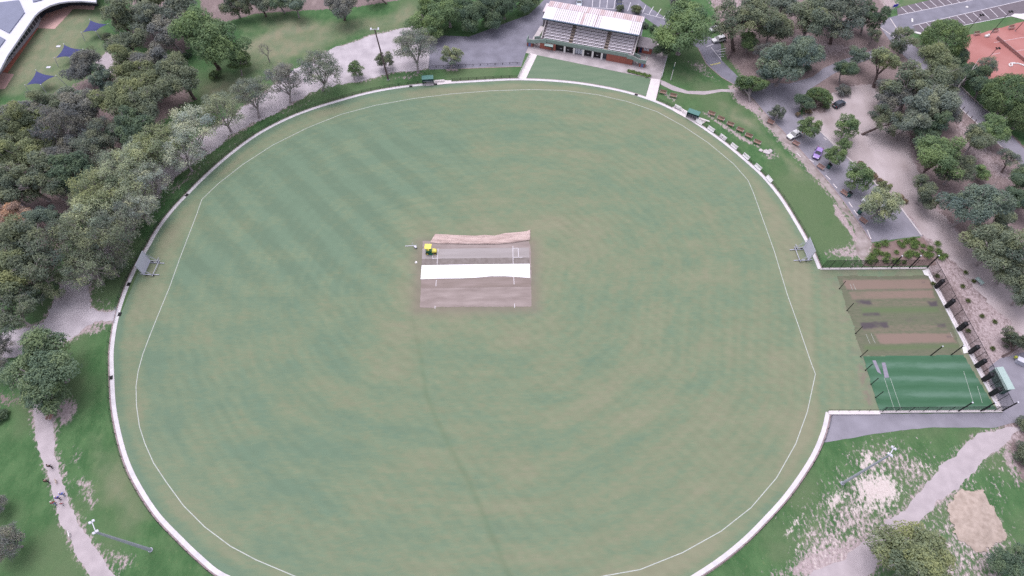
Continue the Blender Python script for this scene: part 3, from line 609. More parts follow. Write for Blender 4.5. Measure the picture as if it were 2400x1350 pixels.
for q, lb in (([(2044,845),(2052,845),(2066,878),(2056,872)], 'grey mat with a cut corner on the green synthetic pitch'), ([(2066,850),(2074.5,850),(2083.5,885),(2073,886)], 'rectangular grey mat on the green synthetic pitch, beside the cut one')):
    o = sheet('ground_mat', q, M['mat'], 0.075); del o['kind']; tag(o, lb, 'mat', 'mats on the synthetic pitch')
# straw mound on the waste ground
M['straw'] = mat('straw', (0.32, 0.255, 0.21), col2=(0.45, 0.37, 0.315), scale=1.3, detail=10)
hx, hy = np.arange(60, 90.1, .16), np.arange(16, 36.1, .16); HX, HY = np.meshgrid(hx, hy)
hp = G2([(2222,1200),(2245,1165),(2268,1142),(2300,1146),(2330,1190),(2350,1225),(2350,1262),(2325,1282),(2290,1290),(2245,1262)])
hd = sdist(HX, HY, hp) + (fbm(HX, HY, 2.5, 81, 5) - .5) * 3.2
o = grid_mesh('straw_mound', hx, hy, 0.03 + np.clip(-hd, 0, 3) * .16 + fbm(HX, HY, 1.2, 82, 3) * .1, keep=hd < 0.1, mt=M['straw']); del o['kind']
tag(o, 'low heap of pale straw on the patchy ground at bottom right', 'straw heap')

# soft, thinning grass round every unsealed surface, then the ground itself
for P in EDGES:
    Q = np.array(P); bb = (GX > Q[:, 0].min() - 4) & (GX < Q[:, 0].max() + 4) & (GY > Q[:, 1].min() - 4) & (GY < Q[:, 1].max() + 4)
    d = sdist(GX[bb], GY[bb], P); GR[bb] = np.maximum(GR[bb], np.clip(.60 - .28 * np.maximum(d, 0), 0, .6) * (d < 1.9))
lf = fbm(GX, GY, 9.0, 301, 3) - .5
GR += np.where((GR > .12) & (GR < .72), lf * .5, 0); A += np.where((A > .12) & (A < .7), lf * .35, 0)
grid_mesh('ground', xs, ys, 0.0, attrs=np.stack([GR, Gd, B, A], -1), mt=ground_material())
# ------------------------------------------------------------------ trees
def rdir(rs, n):
    d = rs.normal(size=(n, 3)); return d / np.linalg.norm(d, axis=1)[:, None]
def leaf_mesh(name, clumps, per, size, seed, up=.5, jit=.8, fill=.55, asp=.6, thin=0.0):
    rs = np.random.RandomState(seed); C_, Ns, T = [], [], []
    zlo, zhi = min(q[2] for q in clumps), max(q[2] for q in clumps)
    for (x, y, z, r) in clumps:
        n = max(3, int(per * (r / .3) ** 2 * (1 - thin * (1 - (z - zlo) / (zhi - zlo + 1e-6))))); d = rdir(rs, n); d[:, 2] = np.where(d[:, 2] < -.35, -d[:, 2], d[:, 2])
        rad = r * (fill + (1 - fill) * rs.rand(n) ** .6)
        wob = 1 + .25 * np.sin(d[:, 0] * 7 + x * 9) * np.cos(d[:, 1] * 6 + z * 8)
        C_.append(np.array([x, y, z]) + d * (rad * wob)[:, None] * np.array([1, 1, .78]))
        nn = d * .7 + np.array([0, 0, up]) + rs.normal(size=(n, 3)) * jit; Ns.append(nn / np.linalg.norm(nn, axis=1)[:, None])
        T.append(np.clip(rs.normal(.5, .19) + rs.normal(0, .13, n) + .12 * d[:, 2], 0, 1))  # tone random per clump and leaf, higher towards the top of each clump
    c, nn, t = np.concatenate(C_), np.concatenate(Ns), np.concatenate(T); n = len(c)
    ref = rdir(rs, n); tx = np.cross(nn, ref); tx /= np.linalg.norm(tx, axis=1)[:, None] + 1e-9; ty = np.cross(nn, tx)
    s = size * (0.65 + .7 * rs.rand(n)); a, b = tx * s[:, None], ty * (s * asp)[:, None]
    co = np.stack([c - a, c - b * 1.0, c + a, c + b], 1).reshape(-1, 3).astype(np.float32)
    me = bpy.data.meshes.new(name); me.vertices.add(4 * n); me.vertices.foreach_set('co', co.ravel())
    me.loops.add(4 * n); me.loops.foreach_set('vertex_index', np.arange(4 * n, dtype=np.int32))
    me.polygons.add(n); me.polygons.foreach_set('loop_start', np.arange(0, 4 * n, 4, dtype=np.int32)); me.update(calc_edges=True)
    at = me.attributes.new('tone', 'FLOAT', 'FACE'); at.data.foreach_set('value', t.astype(np.float32))
    me.materials.append(M['leaf']); return me
def limb_mesh(name, k, clumps, seed, r0=.06, nmain=5, lean=.12, twigs=0, fork=.45, tw=1.0, poke=0.0):
    rs = random.Random(seed); mb = MB()
    base = Vector((0, 0, -.02)); fk = Vector((rs.uniform(-lean, lean), rs.uniform(-lean, lean), k * fork))
    mb.tube(Vector((0, 0, -.02)), Vector((0, 0, .05)), r0 * 1.7, r0 * 1.15, 7); mb.tube((0, 0, .05), fk, r0 * 1.15, r0 * .85, 7)
    mains = []
    for i in range(nmain):
        a = 2 * math.pi * (i + rs.uniform(-.3, .3)) / nmain; R_ = rs.uniform(.3, .5)
        m = Vector((R_ * math.cos(a), R_ * math.sin(a), k + rs.uniform(-.25, .25)))
        mid = fk.lerp(m, .5) + Vector((rs.uniform(-.08, .08), rs.uniform(-.08, .08), .06))
        mb.path([fk, mid, m], [r0 * .6, r0 * .42, r0 * .26], 5); mains.append((mid, m))
    for (x, y, z, r) in clumps:
        c = Vector((x, y, z)); m0, m1 = min(mains, key=lambda q: (q[1] - c).length)
        st = m0.lerp(m1, rs.uniform(.3, 1)); md = st.lerp(c, .55) + Vector((rs.uniform(-.06, .06), rs.uniform(-.06, .06), rs.uniform(0, .08)))
        mb.path([st, md, c], [r0 * .24, r0 * .17, r0 * .08], 4)
        if poke and rs.random() < poke:
            o_ = (c - Vector((0, 0, k))).normalized(); e_ = c + o_ * r * rs.uniform(1.0, 1.5) + Vector((rs.uniform(-.1, .1), rs.uniform(-.1, .1), rs.uniform(-.02, .1))); mb.tube(c, e_, r0 * .16, r0 * .05, 4, cap=False)
            mb.tube(c.lerp(e_, .5), e_ + Vector((rs.uniform(-.12, .12), rs.uniform(-.12, .12), .06)), r0 * .10, r0 * .03, 3, cap=False)
        for t in range(twigs):
            d = Vector((rs.gauss(0, 1), rs.gauss(0, 1), rs.gauss(.4, .8))).normalized()
            mb.tube(md.lerp(c, rs.uniform(0, 1)), c + d * r * rs.uniform(.7, 1.15), r0 * .09 * tw, r0 * .03 * tw, 3, cap=False)
    me = bpy.data.meshes.new(name); me.from_pydata(mb.v, [], mb.f); me.materials.append(M['bark']); me.update(); return me
def shell(rs, n, k, rr, zs=.7, lo=-.4, hi=1.0, inner=.35, r=(.22, .36)):
    out = []; tries = 0
    while len(out) < n and tries < 4000:
        tries += 1; d = Vector((rs.gauss(0, 1), rs.gauss(0, 1), rs.gauss(.25, 1))).normalized()
        if not lo < d.z < hi: continue
        q = rs.uniform(inner, 1) ** .5 * rr; p = (d.x * q, d.y * q, k + d.z * q * zs)
        if all((p[0] - o[0]) ** 2 + (p[1] - o[1]) ** 2 + (p[2] - o[2]) ** 2 > .03 for o in out): out.append((*p, rs.uniform(*r)))
    return out
def lobed(rs, n, k, nl=5, r=(.18, .30), zs=.8):      # uneven crown of several lobes
    L = [(0, 0, k, .50)]
    for i in range(nl):
        a = 2 * math.pi * (i + rs.uniform(-.35, .35)) / nl; q = rs.uniform(.30, .62); L.append((q * math.cos(a), q * math.sin(a), k + rs.uniform(-.38, .34), rs.uniform(.26, .46)))
    out = []; tries = 0
    while len(out) < n and tries < 6000:
        tries += 1; l = rs.choice(L); d = Vector((rs.gauss(0, 1), rs.gauss(0, 1), rs.gauss(.2, 1))).normalized(); R_ = l[3] * rs.uniform(.55, 1)
        p = (l[0] + d.x * R_, l[1] + d.y * R_, l[2] + d.z * R_ * zs)
        if all((p[0] - o[0]) ** 2 + (p[1] - o[1]) ** 2 + (p[2] - o[2]) ** 2 > .022 for o in out): out.append((*p, rs.uniform(*r)))
    return out
PROTO = {}
def proto(key, k, clumps, per, size, seed, limb, **kw):
    PROTO.setdefault(key, []).append((leaf_mesh(key + '_crown', clumps, per, size, seed, **kw), limb_mesh(key + '_limbs', k, clumps, seed, **limb), k))
for s in range(6):      # gum trees: separate billows of foliage with gaps and pale limbs
    r = random.Random(100 + s); proto('gum', 1.1, lobed(r, 46, 1.1, 4 + s % 3, r=(.16, .30)), 620, .027, 100 + s, dict(r0=.055, nmain=5, lean=.2, poke=.45), up=.65, jit=.55, fill=.6)
for s in range(3):      # thin gums that show their branches
    r = random.Random(130 + s); proto('open_gum', 1.3, lobed(r, 26, 1.3, 5, r=(.17, .29)), 520, .028, 130 + s, dict(r0=.060, nmain=4, lean=.28, twigs=3, poke=.6), up=.65, jit=.55)
for s in range(3):      # park trees along the track: airy crown on a fan of twigs
    r = random.Random(160 + s); proto('plane', .96, shell(r, 60, .96, .86, .85, lo=-.65, inner=.15, r=(.17, .27)), 330, .024, 160 + s, dict(r0=.045, nmain=7, fork=.32, twigs=9, tw=1.2), up=.6, jit=.8, fill=.3, thin=.75)
for s in range(3):      # broad dark trees
    r = random.Random(190 + s); proto('broad', .88, lobed(r, 60, .88, 6, r=(.20, .32)), 600, .027, 190 + s, dict(r0=.06, nmain=6, fork=.35), up=.55, jit=.6)
for s in range(2):      # dense domed trees
    r = random.Random(220 + s); proto('dome', .80, shell(r, 90, .80, .84, .82, lo=-.55, inner=.8, r=(.17, .23)), 760, .022, 220 + s, dict(r0=.07, nmain=6, fork=.3), up=.4, jit=.55, fill=.75)
for s in range(3):      # grey, wispy trees
    r = random.Random(250 + s); proto('wispy', 1.0, shell(r, 42, 1.0, .82, .8, lo=-.6, inner=.2, r=(.18, .30)), 330, .026, 250 + s, dict(r0=.045, nmain=6, twigs=9, fork=.35, tw=1.3), up=.3, jit=1.1, fill=.3)
for s in range(2):      # young street trees
    r = random.Random(280 + s); proto('young', 1.05, shell(r, 30, 1.05, .80, .9, lo=-.8, inner=.15, r=(.20, .32)), 340, .036, 280 + s, dict(r0=.04, nmain=5, fork=.4, twigs=2), up=.4)
for s in range(2):      # shrubs
    r = random.Random(300 + s); proto('shrub', .45, shell(r, 20, .45, .72, .6, lo=-.5, inner=.2, r=(.24, .38)), 380, .038, 300 + s, dict(r0=.05, nmain=5, fork=.2), up=.4)
r = random.Random(320); proto('bare', 1.3, shell(r, 22, 1.3, .7, 1.0, lo=-.3, r=(.2, .35)), 5, .03, 320, dict(r0=.05, nmain=4, twigs=6, tw=1.5))
OL, YG, GG, PG, DG, BR, BG_, OR, PL, LG = (.158,.188,.138), (.198,.232,.142), (.178,.208,.176), (.182,.190,.186), (.112,.160,.112), (.160,.230,.122), (.150,.196,.166), (.430,.310,.250), (.272,.312,.225), (.300,.335,.290)
PALE, DARKB, GREYB = (.42,.37,.36), (.115,.085,.08), (.29,.255,.255)
NT = {'n': 0}
def tree(px, py, rpx, kind, col, label, bark=None, sq=1.0, base=None, cat='tree', name=None, zk=1.0):
    pr = PROTO[kind]; crown, limbs, k = pr[NT['n'] % len(pr)]; NT['n'] += 1
    rm = rpx * {'gum': 1.12, 'wispy': 1.1, 'plane': 1.24, 'open_gum': 1.1, 'broad': 1.1}.get(kind, 1.0) / ppm(px, py, 6); h = k * rm * sq
    p = G(px, py, h * zk); p.z = 0
    nm = name or ('shrub' if kind == 'shrub' else {'gum': 'gum_tree', 'open_gum': 'gum_tree', 'plane': 'plane_tree', 'broad': 'shade_tree', 'dome': 'dome_tree', 'wispy': 'grey_tree', 'young': 'young_tree', 'bare': 'dead_tree'}[kind])
    rr = random.Random(NT['n'] * 7 + 1)
    t = thing(nm, label, 'shrub' if kind == 'shrub' else cat, p, rr.uniform(0, 6.28), 'shrubs' if kind == 'shrub' else {'plane': 'park trees along the gravel track', 'young': 'young trees in the car park'}.get(kind, 'bushland trees round the oval'))
    if base: # trunk foot seen in the photo: lean the whole tree
        b = G(*base); top = G(px, py, h); d = Vector((top.x - b.x, top.y - b.y, h)); t.location = b
        ax = Vector((0, 0, 1)).rotation_difference(d.normalized()); t.rotation_mode = 'QUATERNION'; t.rotation_quaternion = ax @ Matrix.Rotation(rr.uniform(0, 6.28), 3, 'Z').to_quaternion()
    t.scale = (rm, rm * rr.uniform(.92, 1.08), rm * sq)
    c = link('crown', crown, t); v = rr.uniform(.88, 1.14); v *= {'plane': 1.25}.get(kind, 1.16); c.color = (col[0] * v, col[1] * v, col[2] * v, 1)
    tr = link('trunk', limbs, t); tr.color = (*(bark or GREYB), 1)
    return t
def trees(rows):
    for r in rows: tree(*r[:6], **(r[6] if len(r) > 6 else {}))
# upper left, round the school lawn
trees([
 (272,26,52,'gum',OL,'dark olive gum with two leaning trunks beside the topmost blue shade sail',dict(base=(316,87),bark=DARKB)),
 (338,40,46,'gum',GG,'grey-green gum just right of the twin-trunk gum at the school lawn'),
 (405,28,56,'gum',GG,'tall grey-green gum at the very top, left of the dry lawn'),
 (362,-12,50,'gum',OL,'olive gum cut by the top edge of the photo above the grey-green gums'),
 (400,76,44,'gum',PG,'purplish-grey gum behind the bright leaning gum at the dry lawn'),
 (497,86,70,'gum',BR,'big bright green spreading gum with pale fallen limbs beside the dry lawn',dict(base=(513,162),bark=DARKB)),
 (562,138,28,'gum',BR,'small bright gum right of the big spreading gum, on the dry lawn',dict(base=(567,176))),
 (504,175,18,'shrub',BR,'low green shrub under the big bright spreading gum'),
 (292,98,44,'gum',OL,'dark olive gum between the middle shade sail and the red-brown soil'),
 (250,88,16,'shrub',OL,'small olive shrub at the right edge of the school lawn'),
 (215,117,16,'bare',OL,'thin leafless sapling on the school lawn beside the middle shade sail',dict(bark=DARKB)),
 (190,160,42,'gum',PG,'purplish-grey rounded gum below the middle shade sail'),
 (240,182,36,'gum',BG_,'dark blue-green gum beside the purplish rounded gum'),
 (299,148,46,'gum',YG,'yellowish gum above the left woodland, right of the short gravel path'),
 (342,182,48,'gum',YG,'olive-yellow gum in the middle of the upper left woodland'),
 (356,148,40,'gum',PG,'dull brownish-grey gum behind the olive-yellow woodland gums'),
 (414,186,54,'gum',OL,'olive gum with a bare leaning trunk at the right edge of the left woodland',dict(base=(456,232),bark=DARKB)),
 (440,130,12,'shrub',DG,'dark low shrub on the red-brown soil behind the leaning gum'),
 (184,236,42,'gum',GG,'grey-green gum directly below the lowest shade sail'),
 (114,246,44,'gum',OL,'olive gum at the lower edge of the school lawn'),
 (44,264,48,'gum',PG,'dark purplish-grey gum at the lower left corner of the school lawn'),
 (-14,286,44,'gum',OL,'olive gum cut by the left edge below the school lawn'),
 (284,236,56,'gum',YG,'broad olive-yellow gum above the darker gum at the woodland edge'),
 (330,262,52,'gum',OL,'olive gum at the woodland edge over the mown grass strip'),
 (306,304,58,'gum',DG,'dark green gum at the woodland edge left of the gravel track'),
 (38,290,52,'gum',YG,'yellow-green gum near the left edge, second below the school lawn'),
 (88,286,44,'gum',YG,'yellowish gum in the left woodland beside the grey bare one'),
 (152,302,62,'wispy',PG,'grey wispy half-bare tree in the middle of the left woodland',dict(bark=PALE)),
 (200,254,50,'gum',PG,'purple-grey gum in the left woodland below the shade sails'),
 (250,322,50,'wispy',GG,'grey-green wispy tree right of the grey half-bare one'),
 (-6,332,48,'gum',OL,'olive gum at the left edge beside the yellow-green gums'),
 (40,358,54,'gum',YG,'yellow-green gum near the left edge, above the orange-brown tree'),
 (104,352,46,'gum',YG,'yellowish gum above the dark gum of the left woodland'),
 (160,358,44,'gum',PG,'purplish gum between the yellowish gum and the soil bank'),
 (212,360,50,'wispy',GG,'grey-green wispy gum above the bare soil bank'),
 (172,408,50,'gum',DG,'darkest gum in the left woodland, beside the brown soil bank'),
 (66,418,62,'gum',OL,'big olive gum with pale twisted limbs at the left edge',dict(bark=PALE)),
 (120,430,46,'open_gum',OL,'open olive gum with white limbs over the dark shade',dict(bark=PALE)),
 (14,440,48,'gum',OL,'olive gum at the left edge above the orange-brown tree'),
 (22,502,36,'gum',OR,'orange-brown dead-leaved tree at the left edge'),
 (52,512,30,'gum',OR,'smaller orange-brown dead-leaved tree beside the grey-green bush'),
 (95,505,34,'gum',BG_,'grey-green rounded tree right of the orange-brown trees'),
 (138,512,18,'shrub',BG_,'blue-green shrub beside the grey-green rounded tree'),
 (36,570,76,'gum',OL,'huge olive gum with white forked limbs at the left edge above the gravel',dict(bark=PALE)),
 (84,612,66,'open_gum',OL,'wide open gum with pale spreading branches left of the sightscreen trees',dict(bark=PALE)),
 (18,660,68,'gum',YG,'olive-yellow gum at the left edge above the gravel clearing',dict(bark=PALE)),
 (96,668,44,'open_gum',OL,'drooping open gum at the upper edge of the gravel clearing',dict(bark=PALE)),
 (30,732,52,'open_gum',OL,'open gum with white dead branches beside the gravel clearing',dict(bark=PALE)),
 (106,858,83,'broad',(.138,.190,.128),'big round dark green tree alone beside the gravel path on the left'),
 (0,812,30,'wispy',PG,'purple-grey bush at the left edge beside the big round tree'),
 (-8,862,34,'wispy',PG,'grey twiggy tree at the left edge behind the big round tree'),
 (0,975,22,'shrub',DG,'dark shrub at the left edge of the lower lawn'),
 (-14,1185,30,'wispy',PG,'purple-leaved tree at the left edge beside the walkers'),
 (18,1272,46,'wispy',PG,'purple-grey twiggy tree at the left edge below the walkers'),
])
# the avenue of park trees beside the gravel track
trees([
 (590,222,44,'plane',GG,'airy park tree at the bend of the gravel lot, next after the sparse one',dict(base=(608,276))),
 (520,266,46,'plane',PL,'yellow-green park tree where the gravel track narrows'),
 (455,308,54,'plane',LG,'pale grey-green park tree between two yellow-green ones'),
 (380,346,54,'plane',YG,'bright yellow-green park tree, highest of the dense run beside the track'),
 (426,362,46,'plane',LG,'greyish park tree on the oval side of the bright yellow-green one'),
 (340,374,50,'plane',PL,'yellow-green park tree overlapping the bright one beside the track'),
 (292,406,58,'plane',PL,'broad yellowish park tree above the mid row of the avenue'),
 (348,428,44,'plane',LG,'twiggy grey park tree close to the oval fence'),
 (232,462,58,'plane',YG,'yellow-green park tree beside the brown soil bank'),
 (292,458,52,'plane',PL,'park tree in the middle of the avenue with grey twigs below'),
 (324,492,42,'plane',LG,'grey twiggy park tree nearest the oval kerb above the sightscreen'),
 (216,522,56,'plane',PL,'dull yellow-green park tree above the sightscreen end of the avenue'),
 (272,530,52,'plane',GG,'grey-green park tree just up from the left sightscreen'),
 (178,568,60,'plane',OL,'olive park tree at the lower end of the avenue, woodland side'),
 (246,578,58,'plane',OL,'olive park tree directly left of the left sightscreen'),
 (206,632,52,'plane',OL,'last dark park tree of the avenue above the gravel clearing'),
 (260,628,30,'plane',GG,'small park tree between the gravel clearing and the sightscreen'),
 (667,190,42,'plane',PG,'sparse thin-leaved park tree on the gravel lot, fourth left of the timber light pole',dict(base=(681,242))),
 (750,168,46,'plane',GG,'airy round park tree on the gravel lot left of the small bright tree',dict(base=(757,212))),
 (832,160,24,'young',BR,'small bright green tree alone on the gravel lot edge',dict(base=(832,189),name='plane_tree')),
 (900,138,27,'young',OL,'small olive tree just behind the timber light pole',dict(base=(907,169),name='plane_tree')),
 (972,112,46,'plane',GG,'largest grey-green park tree where gravel meets asphalt',dict(base=(980,170))),
 (1060,124,32,'young',PL,'olive-yellow young tree on the asphalt edge left of the grandstand',dict(base=(1056,164),name='plane_tree')),
 (621,118,24,'bare',OL,'dead grey leafless tree on the dry lawn',dict(base=(632,145),bark=(.26,.23,.23))),
])
# top edge
trees([
 (556,4,36,'gum',OL,'gum with a pale trunk at the top edge behind the red soil strip',dict(base=(562,40),bark=PALE)),
 (610,2,32,'gum',GG,'grey-green gum at the top edge over the red soil, left of the park lawn trees',dict(bark=DARKB)),
 (655,-4,30,'gum',DG,'dark gum cut by the top edge over the red soil strip'),
 (692,12,26,'gum',BG_,'blue-green drooping tree at the top of the dry lawn'),
 (800,12,36,'gum',PG,'grey-olive gum with a bare trunk standing on the dry lawn at the top',dict(base=(808,47),bark=DARKB)),
 (868,-22,24,'open_gum',OL,'gum at the top edge between the lawn gum and the broad green row',dict(base=(906,9),bark=DARKB)),
 (1008,36,44,'broad',BR,'first broad green tree of the row at the top, above the gravel lot end'),
 (1052,26,42,'broad',BR,'second broad green tree of the top row, above the pale park tree'),
 (1092,34,40,'broad',DG,'dark green tree in the middle of the top row beside the asphalt'),
 (1138,26,40,'broad',DG,'dark broad tree of the top row above the asphalt bend'),
 (1182,10,38,'broad',DG,'last dark tree of the top row, left of the grandstand tower'),
 (1035,-20,44,'broad',DG,'dark tree behind the broad green row, cut by the top edge'),
 (1225,-8,34,'broad',DG,'dark tree at the top edge beside the grandstand tower'),
 (1603,74,68,'broad',BR,'big bright green tree right of the grandstand',dict(zk=.9)),
 (1560,112,26,'broad',DG,'low dark green tree leaning over the brick annex'),
 (1492,22,17,'shrub',YG,'yellowish bush behind the grandstand roof'),
 (1453,20,14,'shrub',OL,'olive bush behind the grandstand beside the dark blue car'),
 (1511,60,12,'shrub',BG_,'grey-green shrub at the right end of the grandstand'),
 (1531,68,14,'shrub',DG,'dark green shrub between grandstand and big bright tree'),
 (1590,-8,30,'gum',PG,'grey gum at the top edge above the angled parking bays'),
 (1634,14,12,'bare',OL,'thin bare sapling at the top right of the big bright tree',dict(bark=DARKB)),
])
# upper right woodland and the T-junction
trees([
 (1716,46,54,'open_gum',OL,'open olive gum with forked trunk beside the two white cars',dict(base=(1718,118),bark=DARKB)),
 (1770,40,50,'gum',OL,'olive gum at the top right of the forked gum'),
 (1758,98,24,'gum',BR,'bright small-crowned gum between the forked gum and the road'),
 (1790,126,30,'wispy',PG,'purple-grey bare bush above the road junction'),
 (1816,62,46,'gum',OL,'olive gum above the round grey-green junction tree'),
 (1838,8,44,'gum',GG,'grey-green gum cut by the top edge, right of the sandy patch'),
 (1900,46,52,'gum',OL,'broad olive gum in the upper right woodland'),
 (1952,8,44,'gum',OL,'olive gum at the top edge left of the car park'),
 (1976,42,54,'gum',GG,'grey-green gum over the brown clearing at upper right',dict(bark=DARKB)),
 (2040,36,38,'gum',DG,'dark green gum nearest the car park entrance'),
 (1846,140,58,'gum',BG_,'blue-green broad gum above the T-junction'),
 (1892,116,42,'gum',BG_,'blue-green gum behind the broad junction gum'),
 (1806,168,34,'gum',BG_,'low blue-green tree beside the bright road-corner tree'),
 (1756,184,36,'broad',BR,'bright green tree in the mulch ring where the footpath meets the road',dict(base=(1757,238))),
 (1738,193,10,'shrub',BR,'small green shrub beside the footpath end'),
 (1892,160,14,'shrub',BG_,'blue-grey shrub on the verge of the road junction'),
 (1928,206,34,'dome',BR,'bright clipped-looking green tree at the road junction',dict(base=(1906,258),bark=DARKB)),
 (1886,236,24,'gum',DG,'dark low tree under the bright junction tree'),
 (1982,164,28,'gum',DG,'dark green tree over the side road'),
 (2012,132,26,'gum',BG_,'blue-green gum beside the side road with a pale trunk',dict(bark=PALE)),
 (1978,212,22,'shrub',PG,'grey-brown shrub beside the parked dark hatchback'),
 (2078,138,44,'open_gum',YG,'yellow-green gum with a long dark leaning trunk',dict(base=(2047,204),bark=DARKB)),
 (2112,86,34,'open_gum',OL,'slender olive gum at the car park corner',dict(base=(2113,121),bark=GREYB)),
 (2050,82,20,'open_gum',OL,'small sparse gum beside the car park entrance'),
 (2213,92,52,'dome',(.150,.215,.110),'large dense dome-shaped tree beside the tennis court'),
 (2246,132,24,'dome',DG,'smaller dark dome tree touching the tennis court'),
 (2206,150,50,'gum',YG,'olive-yellow gum in front of the dome tree'),
 (2150,196,60,'gum',OL,'massive olive gum in the centre of the right woodland'),
 (2204,194,46,'gum',OL,'olive gum right of the massive one, over the narrow road'),
 (2098,222,40,'gum',PG,'grey-olive gum left of the massive woodland gum'),
 (2176,244,54,'gum',GG,'grey-green gum below the massive olive gum'),
 (2092,266,42,'open_gum',OL,'open gum with a dark slanting trunk over the dirt car park',dict(base=(2022,315),bark=DARKB)),
 (2124,286,40,'gum',GG,'grey-green gum hanging over the dirt car park'),
 (2216,254,38,'gum',PG,'brown-grey gum beside the narrow road'),
 (2184,290,42,'gum',DG,'dark gum with a bare snag beside the narrow road',dict(bark=DARKB)),
 (2168,322,34,'gum',DG,'dark drooping gum at the edge of the dirt car park'),
 (2278,172,34,'broad',DG,'dark bush row below the tennis court, upper part'),
 (2304,206,32,'broad',DG,'dark bush row below the tennis court, lower part'),
 (2310,158,28,'wispy',GG,'sparse grey tree in front of the tennis court'),
 (2366,228,60,'dome',(.135,.195,.105),'big dark dome tree at the right edge below the tennis court'),
 (2400,272,48,'dome',(.130,.185,.10),'dark dome tree cut by the right edge'),
 (2330,298,38,'gum',BR,'bright drooping gum beside the narrow road'),
 (2290,328,38,'gum',OL,'olive gum left of the bright drooping one'),
 (2196,366,56,'gum',BR,'big green gum with a grey fallen branch beside the dirt car park',dict(bark=DARKB)),
 (2240,400,38,'gum',OL,'olive gum touching the big green one on its lower right'),
 (2172,446,38,'gum',OL,'olive gum overhanging the dirt track'),
 (2300,402,22,'gum',BR,'small bright gum on the bare ground at right'),
 (2366,368,26,'open_gum',GG,'slender gum with a leaning dark trunk at the right edge',dict(base=(2347,404),bark=DARKB)),
 (2394,420,36,'gum',DG,'dark green gum at the right edge below the narrow road'),
 (2392,474,38,'broad',DG,'dense dark tree at the right edge, mid height'),
 (2278,482,62,'gum',BG_,'large grey-green gum right of the dirt track'),
 (2354,512,40,'gum',OL,'olive gum at the right between two larger gums'),
 (2338,574,66,'gum',OL,'big olive gum overhanging the path near the right edge'),
 (2380,628,54,'gum',OL,'olive gum at the right edge beside the nets path'),
 (2404,690,40,'gum',OL,'gum cut by the right edge beside the practice nets'),
 (2398,778,36,'gum',OL,'leafy gum over the shelter end of the nets',dict(base=(2350,836),bark=DARKB)),
 (2402,996,24,'shrub',OL,'olive shrub at the right edge of the asphalt yard'),
 (2400,1065,34,'shrub',OL,'dark shrub at the right edge of the waste ground'),
 (2142,1300,86,'gum',YG,'large olive-yellow tree standing over the gravel track at bottom right'),
 (2376,1326,46,'gum',DG,'dark blue-green tree in the bottom right corner'),
])
# young trees standing in the sealed car park
trees([
 (1823,262,22,'young',GG,'slim pale young tree at the top of the sealed car park',dict(base=(1811,287))),
 (1896,298,33,'young',BR,'young green tree beside the white car'),
 (1986,297,34,'young',BR,'young tree on the brown patch between the dirt and sealed car parks'),
 (1956,364,30,'young',BR,'young tree beside the purple car'),
 (2014,414,38,'young',BR,'young tree right of the second kerbside bench, above the white van'),
 (2068,478,50,'young',PL,'widest young tree, covering the white vehicle in the car park'),
 (1978,340,20,'young',BR,'small young tree behind the one beside the purple car'),
 (2072,438,20,'young',YG,'small pale young tree at the dirt edge of the sealed car park'),
])
for i, (x, y, r) in enumerate([(2018,384,10),(2032,398,11),(2048,412,12),(2062,424,11),(2110,462,12),(2122,472,9),(1896,262,10),(1870,268,9)]):
    tree(x, y, r, 'shrub', (.27,.22,.17), ['dry brown shrub, first of the row along the dirt edge of the car park','dry brown shrub, second of the row along the dirt edge','dry brown shrub in the middle of the row along the dirt edge','dry brown shrub, last of the row before the pale young tree','brown-green shrub beyond the widest young tree','small brown shrub at the dirt track corner','dry shrub below the dark junction tree','small dry shrub at the road junction corner'][i])

# strappy clumps
def tuft(seed):
    rs = np.random.RandomState(seed); v, f = [], []
    for i in range(150):
        a = rs.uniform(0, 6.28); l = rs.uniform(.6, 1.05); h = rs.uniform(.35, .9); w = .035; b = rs.uniform(0, .25)
        d = np.array([math.cos(a), math.sin(a)]); s = np.array([-d[1], d[0]]) * w; k = len(v)
        for t, z in ((0, 0), (.5, h * .85), (1, h * .55)):
            p = d * (b + l * t * .75); ww = s * (1 - .8 * t); v += [(p[0] - ww[0], p[1] - ww[1], z), (p[0] + ww[0], p[1] + ww[1], z)]
        f += [(k, k + 1, k + 3, k + 2), (k + 2, k + 3, k + 5, k + 4)]
    me = bpy.data.meshes.new('tuft'); me.from_pydata(v, [], f); at = me.attributes.new('tone', 'FLOAT', 'FACE')
    at.data.foreach_set('value', np.repeat(rs.rand(150), 2).astype(np.float32)); me.materials.append(M['leaf']); return me
TUFT = [tuft(1), tuft(2)]
BED = [(2055,576),(2072,572),(2106,570),(2122,567),(2138,566),(2150,570),(2113,577),(2140,578),(2162,577),(2196,573),(2052,592),(2066,596),(2078,600),(2042,603),(2100,592),(2134,594),(2126,600),(2160,590),(2178,584),(2172,600),(2182,598),(2198,590),(2036,614),(2052,612),(2074,612),(2098,614),(2118,616),(2146,598),(2204,604),(2216,600)]
def clump(x, y, s, i, label, group, col=BR):
    p = G(x, y); p.z = 0
    o = link('grass_plant', TUFT[i % 2], None); o.location = p; o.scale = (s, s, s); o.rotation_euler = (0, 0, i * 1.3); o.color = (*col, 1); return tag(o, label, 'plant', group)
for i, (x, y) in enumerate(BED):
    clump(x, y, 1.15 + .35 * math.sin(i * 2.1), i, 'bright green strappy plant in the mulched bed between car park and nets', 'strappy plants in the mulched bed', (.165, .245, .09))
for i in range(9):
    t = i / 8; clump(1474 + 47 * t, 168 + 12 * t + 1.0 * math.sin(i * 3), .95, i, 'strappy green plant in the short hedge row at the right of the forecourt lawn', 'hedge row of the forecourt', (.185, .28, .10))
